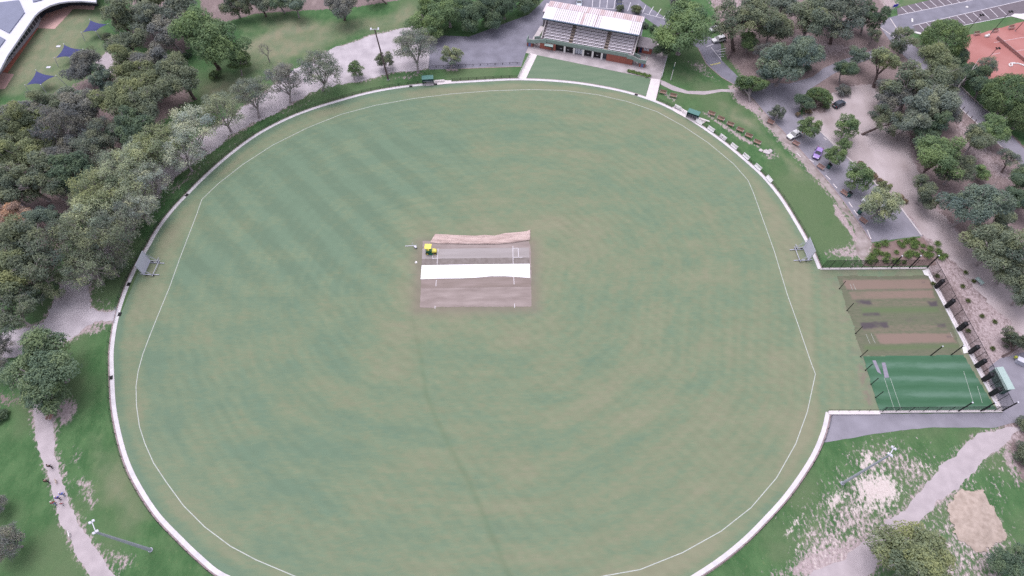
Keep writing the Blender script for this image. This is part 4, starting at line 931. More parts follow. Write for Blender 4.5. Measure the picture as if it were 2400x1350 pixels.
for i, (x, y) in enumerate([(2186,666),(2196,648),(2262,640),(2280,660),(2255,672),(2268,706),(2300,742),(2330,755),(2268,776),(2325,818)]):
    clump(x, y, .8, i, 'small weed clump on the bare ground behind the nets', 'weeds behind the nets', (.12, .15, .06))
# ------------------------------------------------------------------ grandstand
GS0, GS1 = G(1265, 113), G(1481, 153); gang = math.atan2(GS1.y - GS0.y, GS1.x - GS0.x); GL = (GS1 - GS0).length
M['roof_white'] = mat('white_roof_sheet', (0.70, 0.68, 0.71), var=.06, scale=.8)
M['roof_red'] = mat('faded_roof_sheet', (0.58, 0.48, 0.49), col2=(.68, .63, .65), scale=.35, stretch=(1, .1, 1))
M['roof_rust'] = mat('rust_streaked_sheet', (0.56, 0.43, 0.42), col2=(.72, .66, .68), scale=.5, stretch=(1, .15, 1))
M['fascia'] = mat('blue_grey_fascia', (0.19, 0.25, 0.33), var=.08)
M['grey_wall'] = mat('grey_wall', (0.22, 0.20, 0.21), var=.1)
M['rib'] = mat('roof_seam', (0.30, 0.22, 0.22), var=.15)
gs = thing('grandstand', 'long brick and green grandstand with striped metal roof and rows of white bench seating', 'grandstand', GS0, gang)
mb = MB()                                                     # ground floor brick, two end blocks
mb.box((2.45, 2.5, 1.15), (4.9, 5.0, 2.3)); mb.box((24.6, 2.5, 1.15), (7.9, 5.0, 2.3)); mb.build('brick_wall', M['brick'], gs)
MB().box((12.75, 4.8, 1.15), (15.7, 8.0, 2.29)).build('inner_wall', M['dark'], gs)
MB().box((GL / 2, 12.4, 3.3), (GL, .3, 6.6)).build('back_wall', M['grey_wall'], gs)
bx = [4.9, 7.75, 10.65, 13.5, 16.4, 19.2, 20.65]
for x in (7.75, 10.65, 13.5, 16.4, 19.2): MB().box((x, .16, 1.10), (.55, .30, 2.20)).build('column', M['white_wall'], gs)
wnames = [(5.0, 7.45, 'dark'), (8.05, 10.35, 'dark'), (10.95, 13.2, 'curtain'), (13.8, 16.1, 'dark'), (16.7, 18.9, 'dark'), (19.5, 20.6, 'glass')]
M['mark'] = mat('pale_mark', (.6, .58, .62), var=.05)
for a, b, k in wnames:
    w = MB().box(((a + b) / 2, .66, 1.0), (b - a, .08, 1.9)).build('window', M[k], gs)
    fr = MB(); fr.box(((a + b) / 2, 0.61, 1.99), (b - a + .1, .14, .12)); fr.box(((a + b) / 2, 0.61, .06), (b - a + .1, .14, .10))
    if k == 'dark': fr.box(((a + b) / 2, 0.61, 1.62), (b - a, .10, .05))
    if k == 'curtain':
        for t in (.33, .66): fr.box((a + (b - a) * t, 0.60, 1.02), (.09, .12, 1.86))
    fr.build('window_frame', M['black'] if k != 'glass' else M['galv'], w)
    if k == 'dark':                     # the pale smile-shaped emblem on each black panel
        em = MB(); cx_ = a + (b - a) * (.30 if abs(a - 8.05) < .1 else .62 if a < 6 else .48)
        for i in range(8):
            t0, t1 = -1 + i / 4, -1 + (i + 1) / 4
            th = lambda t: .13 * (1 - t * t) ** .5 + .03
            yy = lambda t: .80 + .13 * t * t
            em.face([(cx_ + .33 * t0, 0.612, yy(t0) - th(t0)), (cx_ + .33 * t1, 0.612, yy(t1) - th(t1)), (cx_ + .33 * t1, 0.612, yy(t1) + .02), (cx_ + .33 * t0, 0.612, yy(t0) + .02)])
        em.build('emblem', M['mark'], w)
g = MB()                                                     # balcony front
g.box((GL / 2 - .3, .12, 2.85), (GL - 2.6, .24, 1.28)); bevel(g.build('balcony_front', M['green_paint'], gs), .03)
MB().box((GL / 2, 1.3, 2.36), (GL - .2, 2.6, .14)).build('floor_slab', M['terrace'], gs)
# terraces with bench seats
tr = MB(); NR = 9; y0, z0, dy, dz = .9, 2.44, .82, .44
for i in range(NR): tr.box((GL / 2, y0 + dy * i + (13 - y0 - dy * i) / 2 - .5, z0 + dz * i + dz / 2 - .1), (GL - .7, 13 - (y0 + dy * i) - 1.0, dz))
tr.build('terrace', M['terrace'], gs)
secs = [(.95, 8.55), (9.75, 19.35), (20.55, 27.75)]
for a, b in ((8.6, 9.7), (19.4, 20.5)):
    ai = MB()
    for i in range(NR): ai.box(((a + b) / 2, y0 + dy * i + .28, z0 + dz * i + dz / 2 + .0), (b - a, .56, dz + .26))
    ai.build('aisle_steps', M['aisle'], gs)
for i in range(NR):
    for a, b in secs:
        yb, zb = y0 + dy * i + .45, z0 + dz * (i + .5) + .12
        s_ = MB().box(((a + b) / 2, yb, zb + .32), (b - a, .30, .05)); bk = s_.build('bench_seat', M['seat'], gs)
        q = MB()
        for t in range(int((b - a) / 1.05)): q.box((a + .5 + t * 1.05, yb, zb + .14), (.07, .24, .30))
        q.build('bench_leg', M['black'], bk)
        MB().box(((a + b) / 2, yb + .21, zb + .62), (b - a, .05, .13)).build('bench_back', M['seat'], bk)
for x in (.22, GL - .22):
    pr = [(0.3, 2.3), (0.3, 3.4), (1.2, 3.5), (y0 + dy * NR, 3.5 + dz * NR), (12.3, 3.5 + dz * NR), (12.3, 2.3)]
    s_ = MB(); n = len(pr)
    for dx in (-.12, .12):
        s_.face([(x + dx, y, z) for y, z in (pr if dx > 0 else pr[::-1])])
    for i in range(n):
        (ya, za), (yb, zb) = pr[i], pr[(i + 1) % n]; s_.face([(x - .12, ya, za), (x - .12, yb, zb), (x + .12, yb, zb), (x + .12, ya, za)])
    s_.build('side_wall', M['concrete'], gs)
# roof: front and rear slopes of separate sheets with dark seams
rx0, rx1, rf, rmid, rb = -.55, GL - .05 + .15, 4.0, 9.6, 13.3
zf, zm, zb_ = 7.55, 7.95, 7.6
def slab(x0, x1, ya, za, yb, zb, th, name, mt, par):
    m_ = MB(); m_.face([(x0, ya, za), (x1, ya, za), (x1, yb, zb), (x0, yb, zb)]); m_.face([(x0, yb, zb - th), (x1, yb, zb - th), (x1, ya, za - th), (x0, ya, za - th)])
    m_.face([(x0, ya, za - th), (x1, ya, za - th), (x1, ya, za), (x0, ya, za)]); m_.face([(x1, yb, zb - th), (x0, yb, zb - th), (x0, yb, zb), (x1, yb, zb)])
    m_.face([(x0, yb, zb - th), (x0, ya, za - th), (x0, ya, za), (x0, yb, zb)]); m_.face([(x1, ya, za - th), (x1, yb, zb - th), (x1, yb, zb), (x1, ya, za)])
    return m_.build(name, mt, par)
rfront = slab(rx0, rx1, rf, zf, rmid, zm, .12, 'roof', M['roof_white'], gs); rrear = slab(rx0, rx1, rmid + .02, zm + .05, rb, zb_, .12, 'roof', M['roof_red'], gs)
def rib_set(par, ya, za, yb, zb, xs_, w=.11):
    m_ = MB()
    for x in xs_:
        m_.face([(x - w, ya, za + .02), (x + w, ya, za + .02), (x + w, yb, zb + .02), (x - w, yb, zb + .02)])
        m_.face([(x - w, ya, za), (x - w, ya, za + .02), (x - w, yb, zb + .02), (x - w, yb, zb)]); m_.face([(x + w, ya, za + .02), (x + w, ya, za), (x + w, yb, zb), (x + w, yb, zb + .02)])
    m_.build('roof_seam', M['rib'], par)
plain = [(-.6, 2.3), (9.5, 10.2), (12.9, 14.3), (16.6, 25.5)]
fx = [x for x in np.arange(rx0 + .3, rx1, .62) if not any(a < x < b for a, b in plain)] + [13.6, 15.4]
rib_set(rfront, rf, zf, rmid, zm, fx, .075); rib_set(rrear, rmid + .04, zm + .05, rb, zb_, list(np.arange(rx0 + .3, rx1, .62)), .085)
rr = random.Random(3)                                         # rust coloured sheets
for a, b in ((-.2, .9), (2.5, 3.4), (5.0, 5.7), (11.6, 12.4), (15.6, 16.8), (19.5, 20.4), (22.5, 25.0), (26.6, 28.0)):
    slab(a, b, rmid + .06, zm + .068, rb - .02, zb_ + .018, .004, 'roof_sheet', M['roof_rust2'] if 'roof_rust2' in M else M.setdefault('roof_rust2', mat('rusty_sheet', (.48, .36, .35), col2=(.58, .48, .48), scale=.8)), rrear)
slab(11.0, 11.7, rf + .05, zf + .02, rmid - .05, zm + .02, .004, 'roof_sheet', M['roof_rust2'], rfront)
MB().box(((rx0 + rx1) / 2, rf - .06, zf - .22), (rx1 - rx0, .1, .40)).build('fascia', M['fascia'], gs)
MB().box(((rx0 + rx1) / 2, rf - .20, zf - .02), (rx1 - rx0 - .3, .18, .10)).build('gutter', M['fascia'], gs)
for x in (1.2, 9.2, 19.9, 27.4): MB().tube((x, 8.6, 5.5), (x, 8.6, 7.8), .12).build('roof_post', M['galv'], gs)
for x in (9.2, 20.0): MB().box((x, 4.25, zf - .62), (.8, .5, .4)).build('loudspeaker', M['black'], gs)
# kiosk awning
aw = MB(); aw.extrude([(-.75, 1.78), (.06, 2.12), (.06, 2.06), (-.75, 1.70)], (1.55, -.02, 0), (4.2, -.02, 0)); aw.build('kiosk_awning', M['mint'], gs)
MB().box((2.9, -.03, 1.35), (2.3, .06, .75)).build('kiosk_window', M['teal_dark'], gs)
# end stairs behind sloping green balustrades, on brick piers with blue doors
def wing(sx, x_in, x_out, flat):
    a = MB()
    def slab2(p, q, y, h=.95, t=.16):       # p,q: (x, z of floor)
        (xa, za), (xb, zb) = (p, q) if p[0] < q[0] else (q, p)
        for yy in (y - t / 2, y + t / 2):
            pts = [(xa, yy, za - .25), (xb, yy, zb - .25), (xb, yy, zb + h), (xa, yy, za + h)]; a.face(pts if yy < y else pts[::-1])
        for (x1, z1, x2, z2) in ((xa, za + h, xb, zb + h), (xb, zb - .25, xa, za - .25), (xa, za - .25, xa, za + h), (xb, zb + h, xb, zb - .25)):
            a.face([(x1, y - t / 2, z1), (x2, y - t / 2, z2), (x2, y + t / 2, z2), (x1, y + t / 2, z1)])
    xm = x_in + sx * 1.4
    slab2((x_in, 2.3), (xm, 2.3), -.12); slab2((xm, 2.3), (x_out - sx * 1.9, 1.55), -.12); slab2((x_out - sx * 1.9, 1.55), (x_out, 1.55), -.12)
    slab2((xm, 2.3), (x_out - sx * 1.9, 1.55), 1.7)
    a.box((x_out, .8, 1.95), (.16, 1.9, 1.25))
    a.build('stair_balustrade', M['green_paint'], gs)
    f = MB(); f.box(((xm + x_in) / 2, .8, 2.18), (abs(xm - x_in), 1.7, .12))
    for i in range(5):
        t = (i + .5) / 5; x = xm + (x_out - sx * 1.9 - xm) * t; f.box((x, .8, 2.2 - .70 * t), (abs(x_out - sx * 1.9 - xm) / 5 + .02, 1.66, .16))
    f.box((x_out - sx * .95, .8, 1.42), (1.8, 1.7, .12)); f.build('stair', M['terrace'], gs)
    pw = MB().box((x_out - sx * .9, .78, .65), (1.75, 1.7, 1.30)).build('pier', M['brick'], gs)
    MB().box((x_out - sx * .85, -.09, .66), (.72, .05, 1.28)).build('door', M['blue_door'], pw)
wing(-1, 1.9, -4.1, 0); wing(1, 26.7, 32.4, 0)
# rear tower and the ramp at the left end
tw = MB().box((-.6, 11.7, 3.0), (2.2, 4.2, 6.0)).build('stair_tower', M['grey_wall'], gs)
MB().box((-.6, 11.7, 6.08), (2.5, 4.5, .16)).build('tower_roof', M['roof_red'], tw)
q = MB(); q.extrude([(-.75, 0), (.75, 0), (.75, .1), (-.75, .1)], (-2.2, 1.9, 1.3), (-1.3, 7.6, 2.2)); q.build('ramp', M['concrete'], gs)
# annex at the right end
ax_ = thing('brick_annex', 'small brick annex with a grey concrete roof at the right end of the grandstand', 'building', gs.matrix_basis @ Vector((31.2, 8.2, 0)), gang)
MB().box((0, .1, 1.2), (3.9, 3.6, 2.4)).build('wall', M['brick'], ax_)
bevel(MB().box((.2, .1, 2.55), (5.5, 5.2, .28)).build('roof', mat('stained_concrete_roof', (.235, .21, .225), var=.25, scale=.6, detail=8), ax_), .04)
for x in (-.1, .75): w = MB().box((x, -1.72, 1.65), (.72, .08, .8)).build('window', M['curtain'], ax_); MB().box((x, -1.75, 1.22), (.8, .16, .07)).build('sill', M['concrete'], w)
MB().box((-1.35, -1.73, 1.05), (.8, .08, 2.0)).build('door', mat('navy_paint', (.03, .04, .10)), ax_)
MB().box((0, -1.9, .08), (4.2, .5, .16)).build('step', M['concrete'], ax_)
# wheelie bin
def bin_(px, py, lb, s=1.0, z=0):
    t = thing('rubbish_bin', lb, 'bin', G(px, py), .4, 'dark wheelie bins'); m_ = MB()
    m_.face([(-.24, -.26, 0), (-.24, .26, 0), (.24, .26, 0), (.24, -.26, 0)])
    lo, hi = [(-.24, -.26), (.24, -.26), (.24, .26), (-.24, .26)], [(-.3, -.36), (.3, -.36), (.3, .36), (-.3, .36)]
    for i in range(4): j = (i + 1) % 4; m_.face([(*lo[i], 0), (*lo[j], 0), (*hi[j], .95), (*hi[i], .95)])
    m_.build('body', M['teal_dark'], t); bevel(MB().box((0, 0, 1.0), (.64, .76, .10)).build('lid', M['black'], t), .03)
    wl_ = MB(); wl_.tube((-.3, .3, .1), (-.2, .3, .1), .1, n=10); wl_.tube((.2, .3, .1), (.3, .3, .1), .1, n=10); wl_.build('wheel', M['rubber'], t); t.scale = (s, s, s); return t
bin_(1294, 117, 'dark bin standing against the brick wall under the kiosk awning', 1.15)
bin_(1941, 394, 'dark bin behind the second car park bench, near the purple car', 1.3)
bin_(1988, 460, 'green-lidded bin behind the third car park bench, beside the white vehicle', 1.3)
bin_(2013, 500, 'black bin by the wheel stops under the widest young tree', 1.4)

# ------------------------------------------------------------------ fences round the oval
def rail_fence(name, pts, label, post_d=2.4, h=1.0, mt='black', rails=(.97, .5), r=.03, fence_net=None):
    root = thing(name, label, 'fence', (pts[0][0], pts[0][1], 0)); o0 = Vector((pts[0][0], pts[0][1], 0))
    P = [Vector((x, y, 0)) - o0 for x, y in pts]; rl = MB()
    for i in range(len(P) - 1):
        for z in rails: rl.tube(P[i] + Vector((0, 0, z)), P[i + 1] + Vector((0, 0, z)), r * .8, n=4, cap=False)
    rl.build('rail', M[mt], root)
    if fence_net:
        nm = MB()
        for i in range(len(P) - 1): nm.face([P[i], P[i + 1], P[i + 1] + Vector((0, 0, h * .97)), P[i] + Vector((0, 0, h * .97))])
        nm.build('mesh_panel', M[fence_net], root)
    pm = MB().tube((0, 0, 0), (0, 0, h + .06), r * 1.25, n=6); first = pm.build('post', M[mt], root); me = first.data
    acc, nxt, k = 0.0, post_d, 0
    for i in range(len(P) - 1):
        L = (P[i + 1] - P[i]).length
        while nxt <= acc + L and k < 98:
            p = P[i].lerp(P[i + 1], (nxt - acc) / L); o = link('post', me, root); o.location = p; nxt += post_d; k += 1
        acc += L
    return root
KO = offset(K1, .62, False)
def seg_between(pts, pa, pb):
    a, b = G(*pa), G(*pb); d = lambda p, q: (p[0] - q.x) ** 2 + (p[1] - q.y) ** 2
    i, j = min(range(len(pts)), key=lambda k: d(pts[k], a)), min(range(len(pts)), key=lambda k: d(pts[k], b)); return pts[min(i, j):max(i, j) + 1]
rail_fence('boundary_fence', seg_between(KO, (277, 722), (985, 200)), 'low black rail fence behind the kerb on the upper left of the oval', 2.7, r=.04, fence_net='netlight')
rail_fence('boundary_fence', seg_between(KO, (1058, 194), (1212, 187)), 'short black rail fence behind the kerb between left dugout and grandstand path', 2.4, r=.045, fence_net='netlight')
rail_fence('boundary_fence', seg_between(KO, (1540, 238), (1921, 631)), 'black rail fence carrying the white boards on the right of the oval', 2.7, fence_net='netlight')
KO2 = offset(K2, .62, False)
rail_fence('boundary_fence', seg_between(KO2, (263, 880), (520, 1350))[::-1] , 'dark rail fence behind the kerb at the lower left of the oval', 2.7)
rail_fence('boundary_fence', seg_between(KO2, (1938, 975), (1620, 1355)), 'dark rail fence behind the kerb at the lower right of the oval', 2.7)
rail_fence('boundary_fence', seg_between(KO, (263, 878), (270, 760)), 'dark rail fence below the left gravel gateway', 2.7)
gt = rail_fence('steel_gate', [(G(268, 757).x, G(268, 757).y), (G(276, 724).x, G(276, 724).y)], 'double gate across the gravel entrance on the left of the oval', 1.6, rails=(1.0, .6, .2), mt='galv')
gt['category'] = 'gate'
# white picket fence along the left path, pipe rail along the right yard
def pickets(pa, pb, label):
    a, b = G(*pa), G(*pb); root = thing('picket_fence', label, 'fence', a, math.atan2(b.y - a.y, b.x - a.x)); L = (b - a).length
    rl = MB(); rl.box((L / 2, 0, .35), (L, .05, .09)); rl.box((L / 2, 0, .85), (L, .05, .09)); rl.build('rail', M['white_wall'], root)
    me = None
    for i in range(int(L / .3)):
        if me is None: o = MB().box((.1, -.04, .52), (.12, .03, 1.02)).build('picket', M['white_wall'], root); me = o.data
        else: o = link('picket', me, root)
        o.location = (i * .3, 0, 0)
pickets((1213, 186), (1243, 126), 'white picket fence along the left concrete path to the grandstand')
rail_fence('pipe_fence', [(G(1567, 118).x, G(1567, 118).y), (G(1550, 185).x, G(1550, 185).y)], 'pale pipe rail fence on the right side of the grandstand yard', 2.2, mt='alu', r=.06)
rail_fence('pipe_fence', [(G(1548, 188).x, G(1548, 188).y), (G(1538, 236).x, G(1538, 236).y)], 'dark pipe fence beside the right concrete path', 1.9, mt='pole_wood', r=.04)
rail_fence('log_fence', G2([(1005, 158), (1080, 155), (1220, 149)]), 'low dark rail along the asphalt edge left of the grandstand', 2.2, h=.5, rails=(.45,), mt='black', r=.06)

# ------------------------------------------------------------------ benches
def make_bench():
    t = thing('park_bench', '', 'bench', (0, 0, 0), 0, 'brown park benches')
    s_ = MB()
    for i in range(4): s_.box((0, -.22 + i * .125, .45), (1.75, .105, .045))
    s_.build('seat', M['timber'], t); s_ = MB()
    for i in range(4): s_.box((0, .27 + i * .035, .56 + i * .115), (1.75, .04, .10))
    s_.build('backrest', M['timber'], t)
    for x in (-.86, .86):
        l_ = MB(); l_.box((x, -.2, .22), (.07, .07, .44)); l_.box((x, .22, .22), (.07, .07, .44)); l_.box((x, .02, .415), (.07, .56, .05)); l_.tube((x, .24, .4), (x, .42, 1.0), .035, n=5); l_.box((x, -.02, .66), (.07, .55, .05)); l_.tube((x, -.26, .4), (x, -.26, .66), .03, n=5)
        l_.build('leg', M['concrete'], t)
    return t
bench0 = make_bench(); bkids = list(bench0.children)
BN = [(1553, 220, -20, 'brown park bench nearest the right concrete path, left of a pair'), (1577, 228, -20, 'brown park bench, right of the pair beside the footpath'),
 (1666, 270, -32, 'brown park bench, highest of the diagonal row of six on the right bank'), (1688, 282, -32, 'second brown bench down the diagonal row of six'), (1710, 295, -33, 'third brown bench down the diagonal row of six'), (1733, 308, -33, 'fourth brown bench down the diagonal row of six'), (1753, 322, -34, 'fifth brown bench down the diagonal row of six'), (1773, 337, -36, 'lowest brown bench of the diagonal row of six'),
 (1804, 290, -38, 'brown bench at the car park edge beside the slim pale young tree'), (1863, 340, -45, 'brown bench at the car park edge below the white car'), (1921, 395, -48, 'brown bench at the car park edge below the purple car'), (1976, 456, -52, 'brown bench at the car park edge beside the green-lidded bin'), (2020, 521, -55, 'lowest brown bench at the car park edge, above the mulched bed'),
 (123, 976, 94, 'reddish bench beside the gravel path on the left'), (2288, 82, 12, 'reddish bench at the clay court, nearest the dome tree'), (2331, 75, 12, 'middle reddish bench at the edge of the clay court'), (2369, 68, 12, 'right-hand reddish bench at the edge of the clay court')]
for i, (x, y, a, lb) in enumerate(BN):
    if i == 0: bench0.location = G(x, y); bench0.rotation_euler = (0, 0, math.radians(a)); bench0['label'] = lb; bench0.scale = (1.12,) * 3
    else: dup(bench0, bkids, G(x, y), math.radians(a), lb, (1.12,) * 3)
# white boards on the fence, and the dugouts
def make_board():
    t = thing('boundary_board', '', 'sign board', (0, 0, 0), 0, 'white boards along the right boundary')
    o = MB().box((0, -.12, .62), (2.15, .06, .95), tilt=Matrix.Rotation(math.radians(-32), 3, 'X')).build('panel', M['white_wall'], t)
    for x in (-.8, .8): MB().tube((x, .02, 0), (x, .02, 1.05), .035, n=5).build('post', M['galv'], t)
    MB().box((0, -.3, .1), (2.15, .05, .08)).build('rail', M['galv'], t)
    return t
bd0 = make_board(); bdk = list(bd0.children)
BD = [(1588, 255), (1638, 289), (1666, 306), (1694, 325), (1720, 346), (1748, 370), (1776, 395), (1802, 423)]
BL = ['white board first in the row, on the slab left of the right dugout', 'white board immediately right of the right dugout', 'white board second past the right dugout', 'white board third past the right dugout', 'white board fourth past the right dugout', 'white board fifth past the right dugout', 'white board second from the lower end of the row', 'lowest white board on the right fence']
for i, (x, y) in enumerate(BD):
    p = G(x, y); k = min(range(1, len(KO) - 1), key=lambda q: (KO[q][0] - p.x) ** 2 + (KO[q][1] - p.y) ** 2)
    a = math.atan2(KO[k + 1][1] - KO[k - 1][1], KO[k + 1][0] - KO[k - 1][0]); p.z = .05
    if i == 0: bd0.location = p; bd0.rotation_euler = (0, 0, a); bd0['label'] = BL[0]
    else: dup(bd0, bdk, p, a, BL[i])
def dugout(px, py, ang, L, lb):
    t = thing('dugout', lb, 'team shelter', G(px, py), ang, 'green roofed team dugouts'); t.location.z = .11
    rf_ = MB(); rf_.extrude([(-.85, 2.05), (.75, 2.22), (.75, 2.14), (-.85, 1.97)], (-L / 2, 0, 0), (L / 2, 0, 0)); rf_.build('roof', M['teal'], t)
    MB().box((0, .62, 1.05), (L - .1, .07, 2.1)).build('back_wall', M['teal_dark'], t)
    for x in (-L / 2 + .05, L / 2 - .05): MB().box((x, .1, 1.0), (.06, 1.1, 2.0)).build('side_wall', M['teal_dark'], t)
    MB().box((0, .35, .45), (L - .3, .4, .06)).build('bench_seat', M['alu'], t)
    fr = MB()
    for x in (-L / 2 + .05, L / 2 - .05): fr.box((x, -.72, 1.0), (.07, .07, 2.0))
    fr.box((0, -.72, 1.93), (L, .06, .08)); fr.build('frame', M['teal_dark'], t)
    MB().box((L / 2 + 1.7, .45, .45), (2.8, .4, .08)).build('bench', M['path_white'], t)
dugout(1004, 196, .10, 3.3, 'left dugout with green roof on a concrete slab, in front of the timber light pole')
dugout(1622, 277, -.52, 3.3, 'right dugout with green roof and open front among the white boards')
# drain grates in the kerb
for (x, y, lb) in [(302, 667, 'dark drain grate in the kerb below the left sightscreen'), (281, 737, 'dark drain grate in the kerb at the left gateway'), (261, 886, 'dark drain grate in the kerb at the far left of the oval'), (438, 458, 'dark drain grate in the kerb beside the park trees'), (963, 203, 'dark drain grate in the kerb left of the left dugout'), (1021, 198, 'dark drain grate on the slab of the left dugout'), (1491, 223, 'dark drain grate in the kerb below the forecourt lawn')]:
    p = G(x, y); a = min(range(len(K1) - 1), key=lambda q: (K1[q][0] - p.x) ** 2 + (K1[q][1] - p.y) ** 2); an = math.atan2(K1[a + 1][1] - K1[a][1], K1[a + 1][0] - K1[a][0])
    m_ = MB()
    for i in range(6): m_.box((-.4 + i * .16, 0, .145), (.09, .56, .05))
    m_.box((0, -.3, .14), (.98, .06, .06)); m_.box((0, .3, .14), (.98, .06, .06)); m_.box((0, 0, .125), (.9, .6, .03))
    o = m_.build('drain_grate', M['black']); o.location = p; o.rotation_euler = (0, 0, an); tag(o, lb, 'drain grate', 'drain grates in the kerb')

# ------------------------------------------------------------------ sightscreens
def sightscreen(px, py, ang, L, lb):
    t = thing('sightscreen', lb, 'sightscreen', G(px, py), ang, 'sightscreens at the ends of the oval')   # +x towards the pitch, panel across y
    z0_, z1_ = .55, 4.1
    pn = bevel(MB().box((0, 0, (z0_ + z1_) / 2), (.06, L, z1_ - z0_)).build('panel', M['screen'], t), .01)
    f = MB()
    for y in (-L / 2, L / 2): f.box((.0, y, (z0_ + z1_) / 2), (.09, .09, z1_ - z0_))
    for z in (z0_, z1_): f.box((0, 0, z), (.09, L + .09, .09))
    f.build('panel_frame', M['galv'], pn)
    for y in (-L / 2 + .15, L / 2 - .15):
        b = MB(); b.tube((.06, y, 2.6), (2.05, y, .5), .045, n=5); b.tube((.06, y, 3.9), (2.0, y, .55), .035, n=5); b.box((1.05, y, .5), (2.3, .12, .12))
        b.build('brace', M['galv'], t)
    for y in (-L / 2 + .45, L / 2 - .45): MB().box((1.1, y, .16), (4.4, .16, .16)).build('skid', M['galv'], t)
    c = MB(); c.box((2.1, 0, .5), (.12, L + .4, .12)); c.box((.06, 0, .5), (.10, L, .12)); c.box((1.5, (L / 2 + .2) * (1 if ang < 1 else -1), .35), (.12, 1.5, .1)); c.build('crossbar', M['galv'], t)
    for x in (.5, 1.9):
        for y in (-L / 2 + .3, L / 2 - .3):
            w = MB().tube((x, y - .09, .26), (x, y + .09, .26), .26, n=14).build('wheel', M['rubber'], t)
sightscreen(347, 630, math.radians(-3), 4.15, 'grey sightscreen on wheels at the left end of the oval beside the park trees')
sightscreen(1887.5, 597.5, math.radians(183), 4.0, 'grey sightscreen on wheels at the right end of the oval beside the practice nets')

# ------------------------------------------------------------------ light poles
def floodlight(name, base, topz, lb, mt, r0, r1, lean, arm, heads, cat='light pole', headmt='alu', group=None):
    t = thing(name, lb, cat, G(*base), 0, group); tip = Vector((lean[0], lean[1], topz))
    MB().tube((0, 0, 0), tip, r0, r1, 10).build('pole', M[mt], t)
    MB().tube((0, 0, 0), (0, 0, .12), r0 * 1.4, r0 * 1.4, 10).build('base_plate', M['galv'], t)
    a = Vector((math.cos(arm), math.sin(arm), 0)); L = heads[-1] - heads[0]
    MB().tube(tip + a * (heads[0]), tip + a * heads[-1], .07, n=6).build('crossarm', M[headmt], t)
    for h in heads:
        o = MB(); p = tip + a * h + Vector((0, 0, .1)); n_ = Vector((-a.y, a.x, 0))
        for q in (-.25, .25): o.box(tuple(p + n_ * q), (.42, .36, .26), arm, tilt=Matrix.Rotation(.5, 3, 'X'))
        bevel(o.build('lamp_head', M[headmt], t), .05)
    return t
floodlight('light_pole', (353, 1289), 16.2, 'tall grey steel light pole standing on the lower left verge', 'galv', .30, .17, (-.1, -.2), math.radians(128), [0, 1.9], group='sports light poles')
floodlight('light_pole', (1974, 1133), 16.6, 'tall grey steel light pole on the patchy ground at lower right', 'galv', .27, .15, (.1, .1), math.radians(48), [0, 1.5], group='sports light poles')
floodlight('light_pole', (910, 187), 16.0, 'tall brown timber light pole with white lamps among the park trees at the top', 'pole_wood', .28, .17, (-.95, .4), 0.05, [-1.0, 1.0], group='sports light poles')
# white padded pole with a small box beside the yard
t = thing('flag_pole', 'thin white pole with a dark band on the lawn right of the grandstand yard', 'pole', G(1572, 187)); MB().tube((0, 0, 0), (0, 0, 5.9), .10, .06, 8).build('pole', M['white_wall'], t); MB().tube((0, 0, 3.6), (0, 0, 4.6), .13, .13, 8).build('band', M['teal_dark'], t); MB().tube((0, 0, 0), (0, 0, .25), .2, .2, 8).build('base', M['concrete'], t)
for b, top, lb in [((2262, 80), (2298, 36), 'black court light pole nearest the dome tree'), ((2316, 86), (2366, 28), 'black court light pole standing by the white box at the clay court'), ((2312, 141), (2336, 114), 'black court light pole in front of the tennis net'), ((2379, 73), (2420, 28), 'black court light pole at the right edge of the clay court')]:
    p = G(*b); z = min(np.arange(3, 12, .1), key=lambda z: (G(*top, z) - Vector((p.x, p.y, z))).length); q = G(*top, z) - Vector((p.x, p.y, 0))
    floodlight('court_light', b, float(z), lb, 'black', .09, .06, (q.x, q.y), .1, [0, .8], headmt='black', group='court lights')
# tennis net and drag rope
a, b = G(2334, 91), G(2400, 146); t = thing('tennis_net', 'sagging tennis net across the red clay court', 'tennis net', a, math.atan2(b.y - a.y, b.x - a.x)); L = (b - a).length
MB().box((L / 2, 0, .5), (L, .03, .9)).build('netting', M['mesh_pink'], t); MB().box((L / 2, 0, 1.0), (L, .06, .12)).build('tape', mat('dull_tape', (.5, .36, .35)), t)
for x in (0, L): MB().tube((x, 0, 0), (x, 0, 1.1), .05).build('post', M['galv'], t)
m_ = MB(); pts = [G(x, y) + Vector((0, 0, .12)) for x, y in [(2378, 148), (2370, 148), (2364, 151), (2366, 156), (2372, 155), (2371, 150), (2385, 149), (2400, 155), (2420, 162)]]
m_.path(pts, [.16] * 9, 6); m_.path([G(2376, 149) + Vector((0, 0, .1)), G(2390, 150) + Vector((0, 0, .1)), G(2420, 158) + Vector((0, 0, .1))], [.12] * 3, 6); tag(m_.build('court_hose', M['white_wall']), 'white coiled hose lying on the red clay court', 'hose')
o = MB().box((0, 0, .3), (1.5, .7, .55)); o.box((.4, 0, .68), (.6, .6, .25)); o = bevel(o.build('court_roller', M['white_wall']), .06); o.location = G(2312, 86); o.rotation_euler = (0, 0, .3); tag(o, 'small white machine at the foot of a black court light', 'court machine')
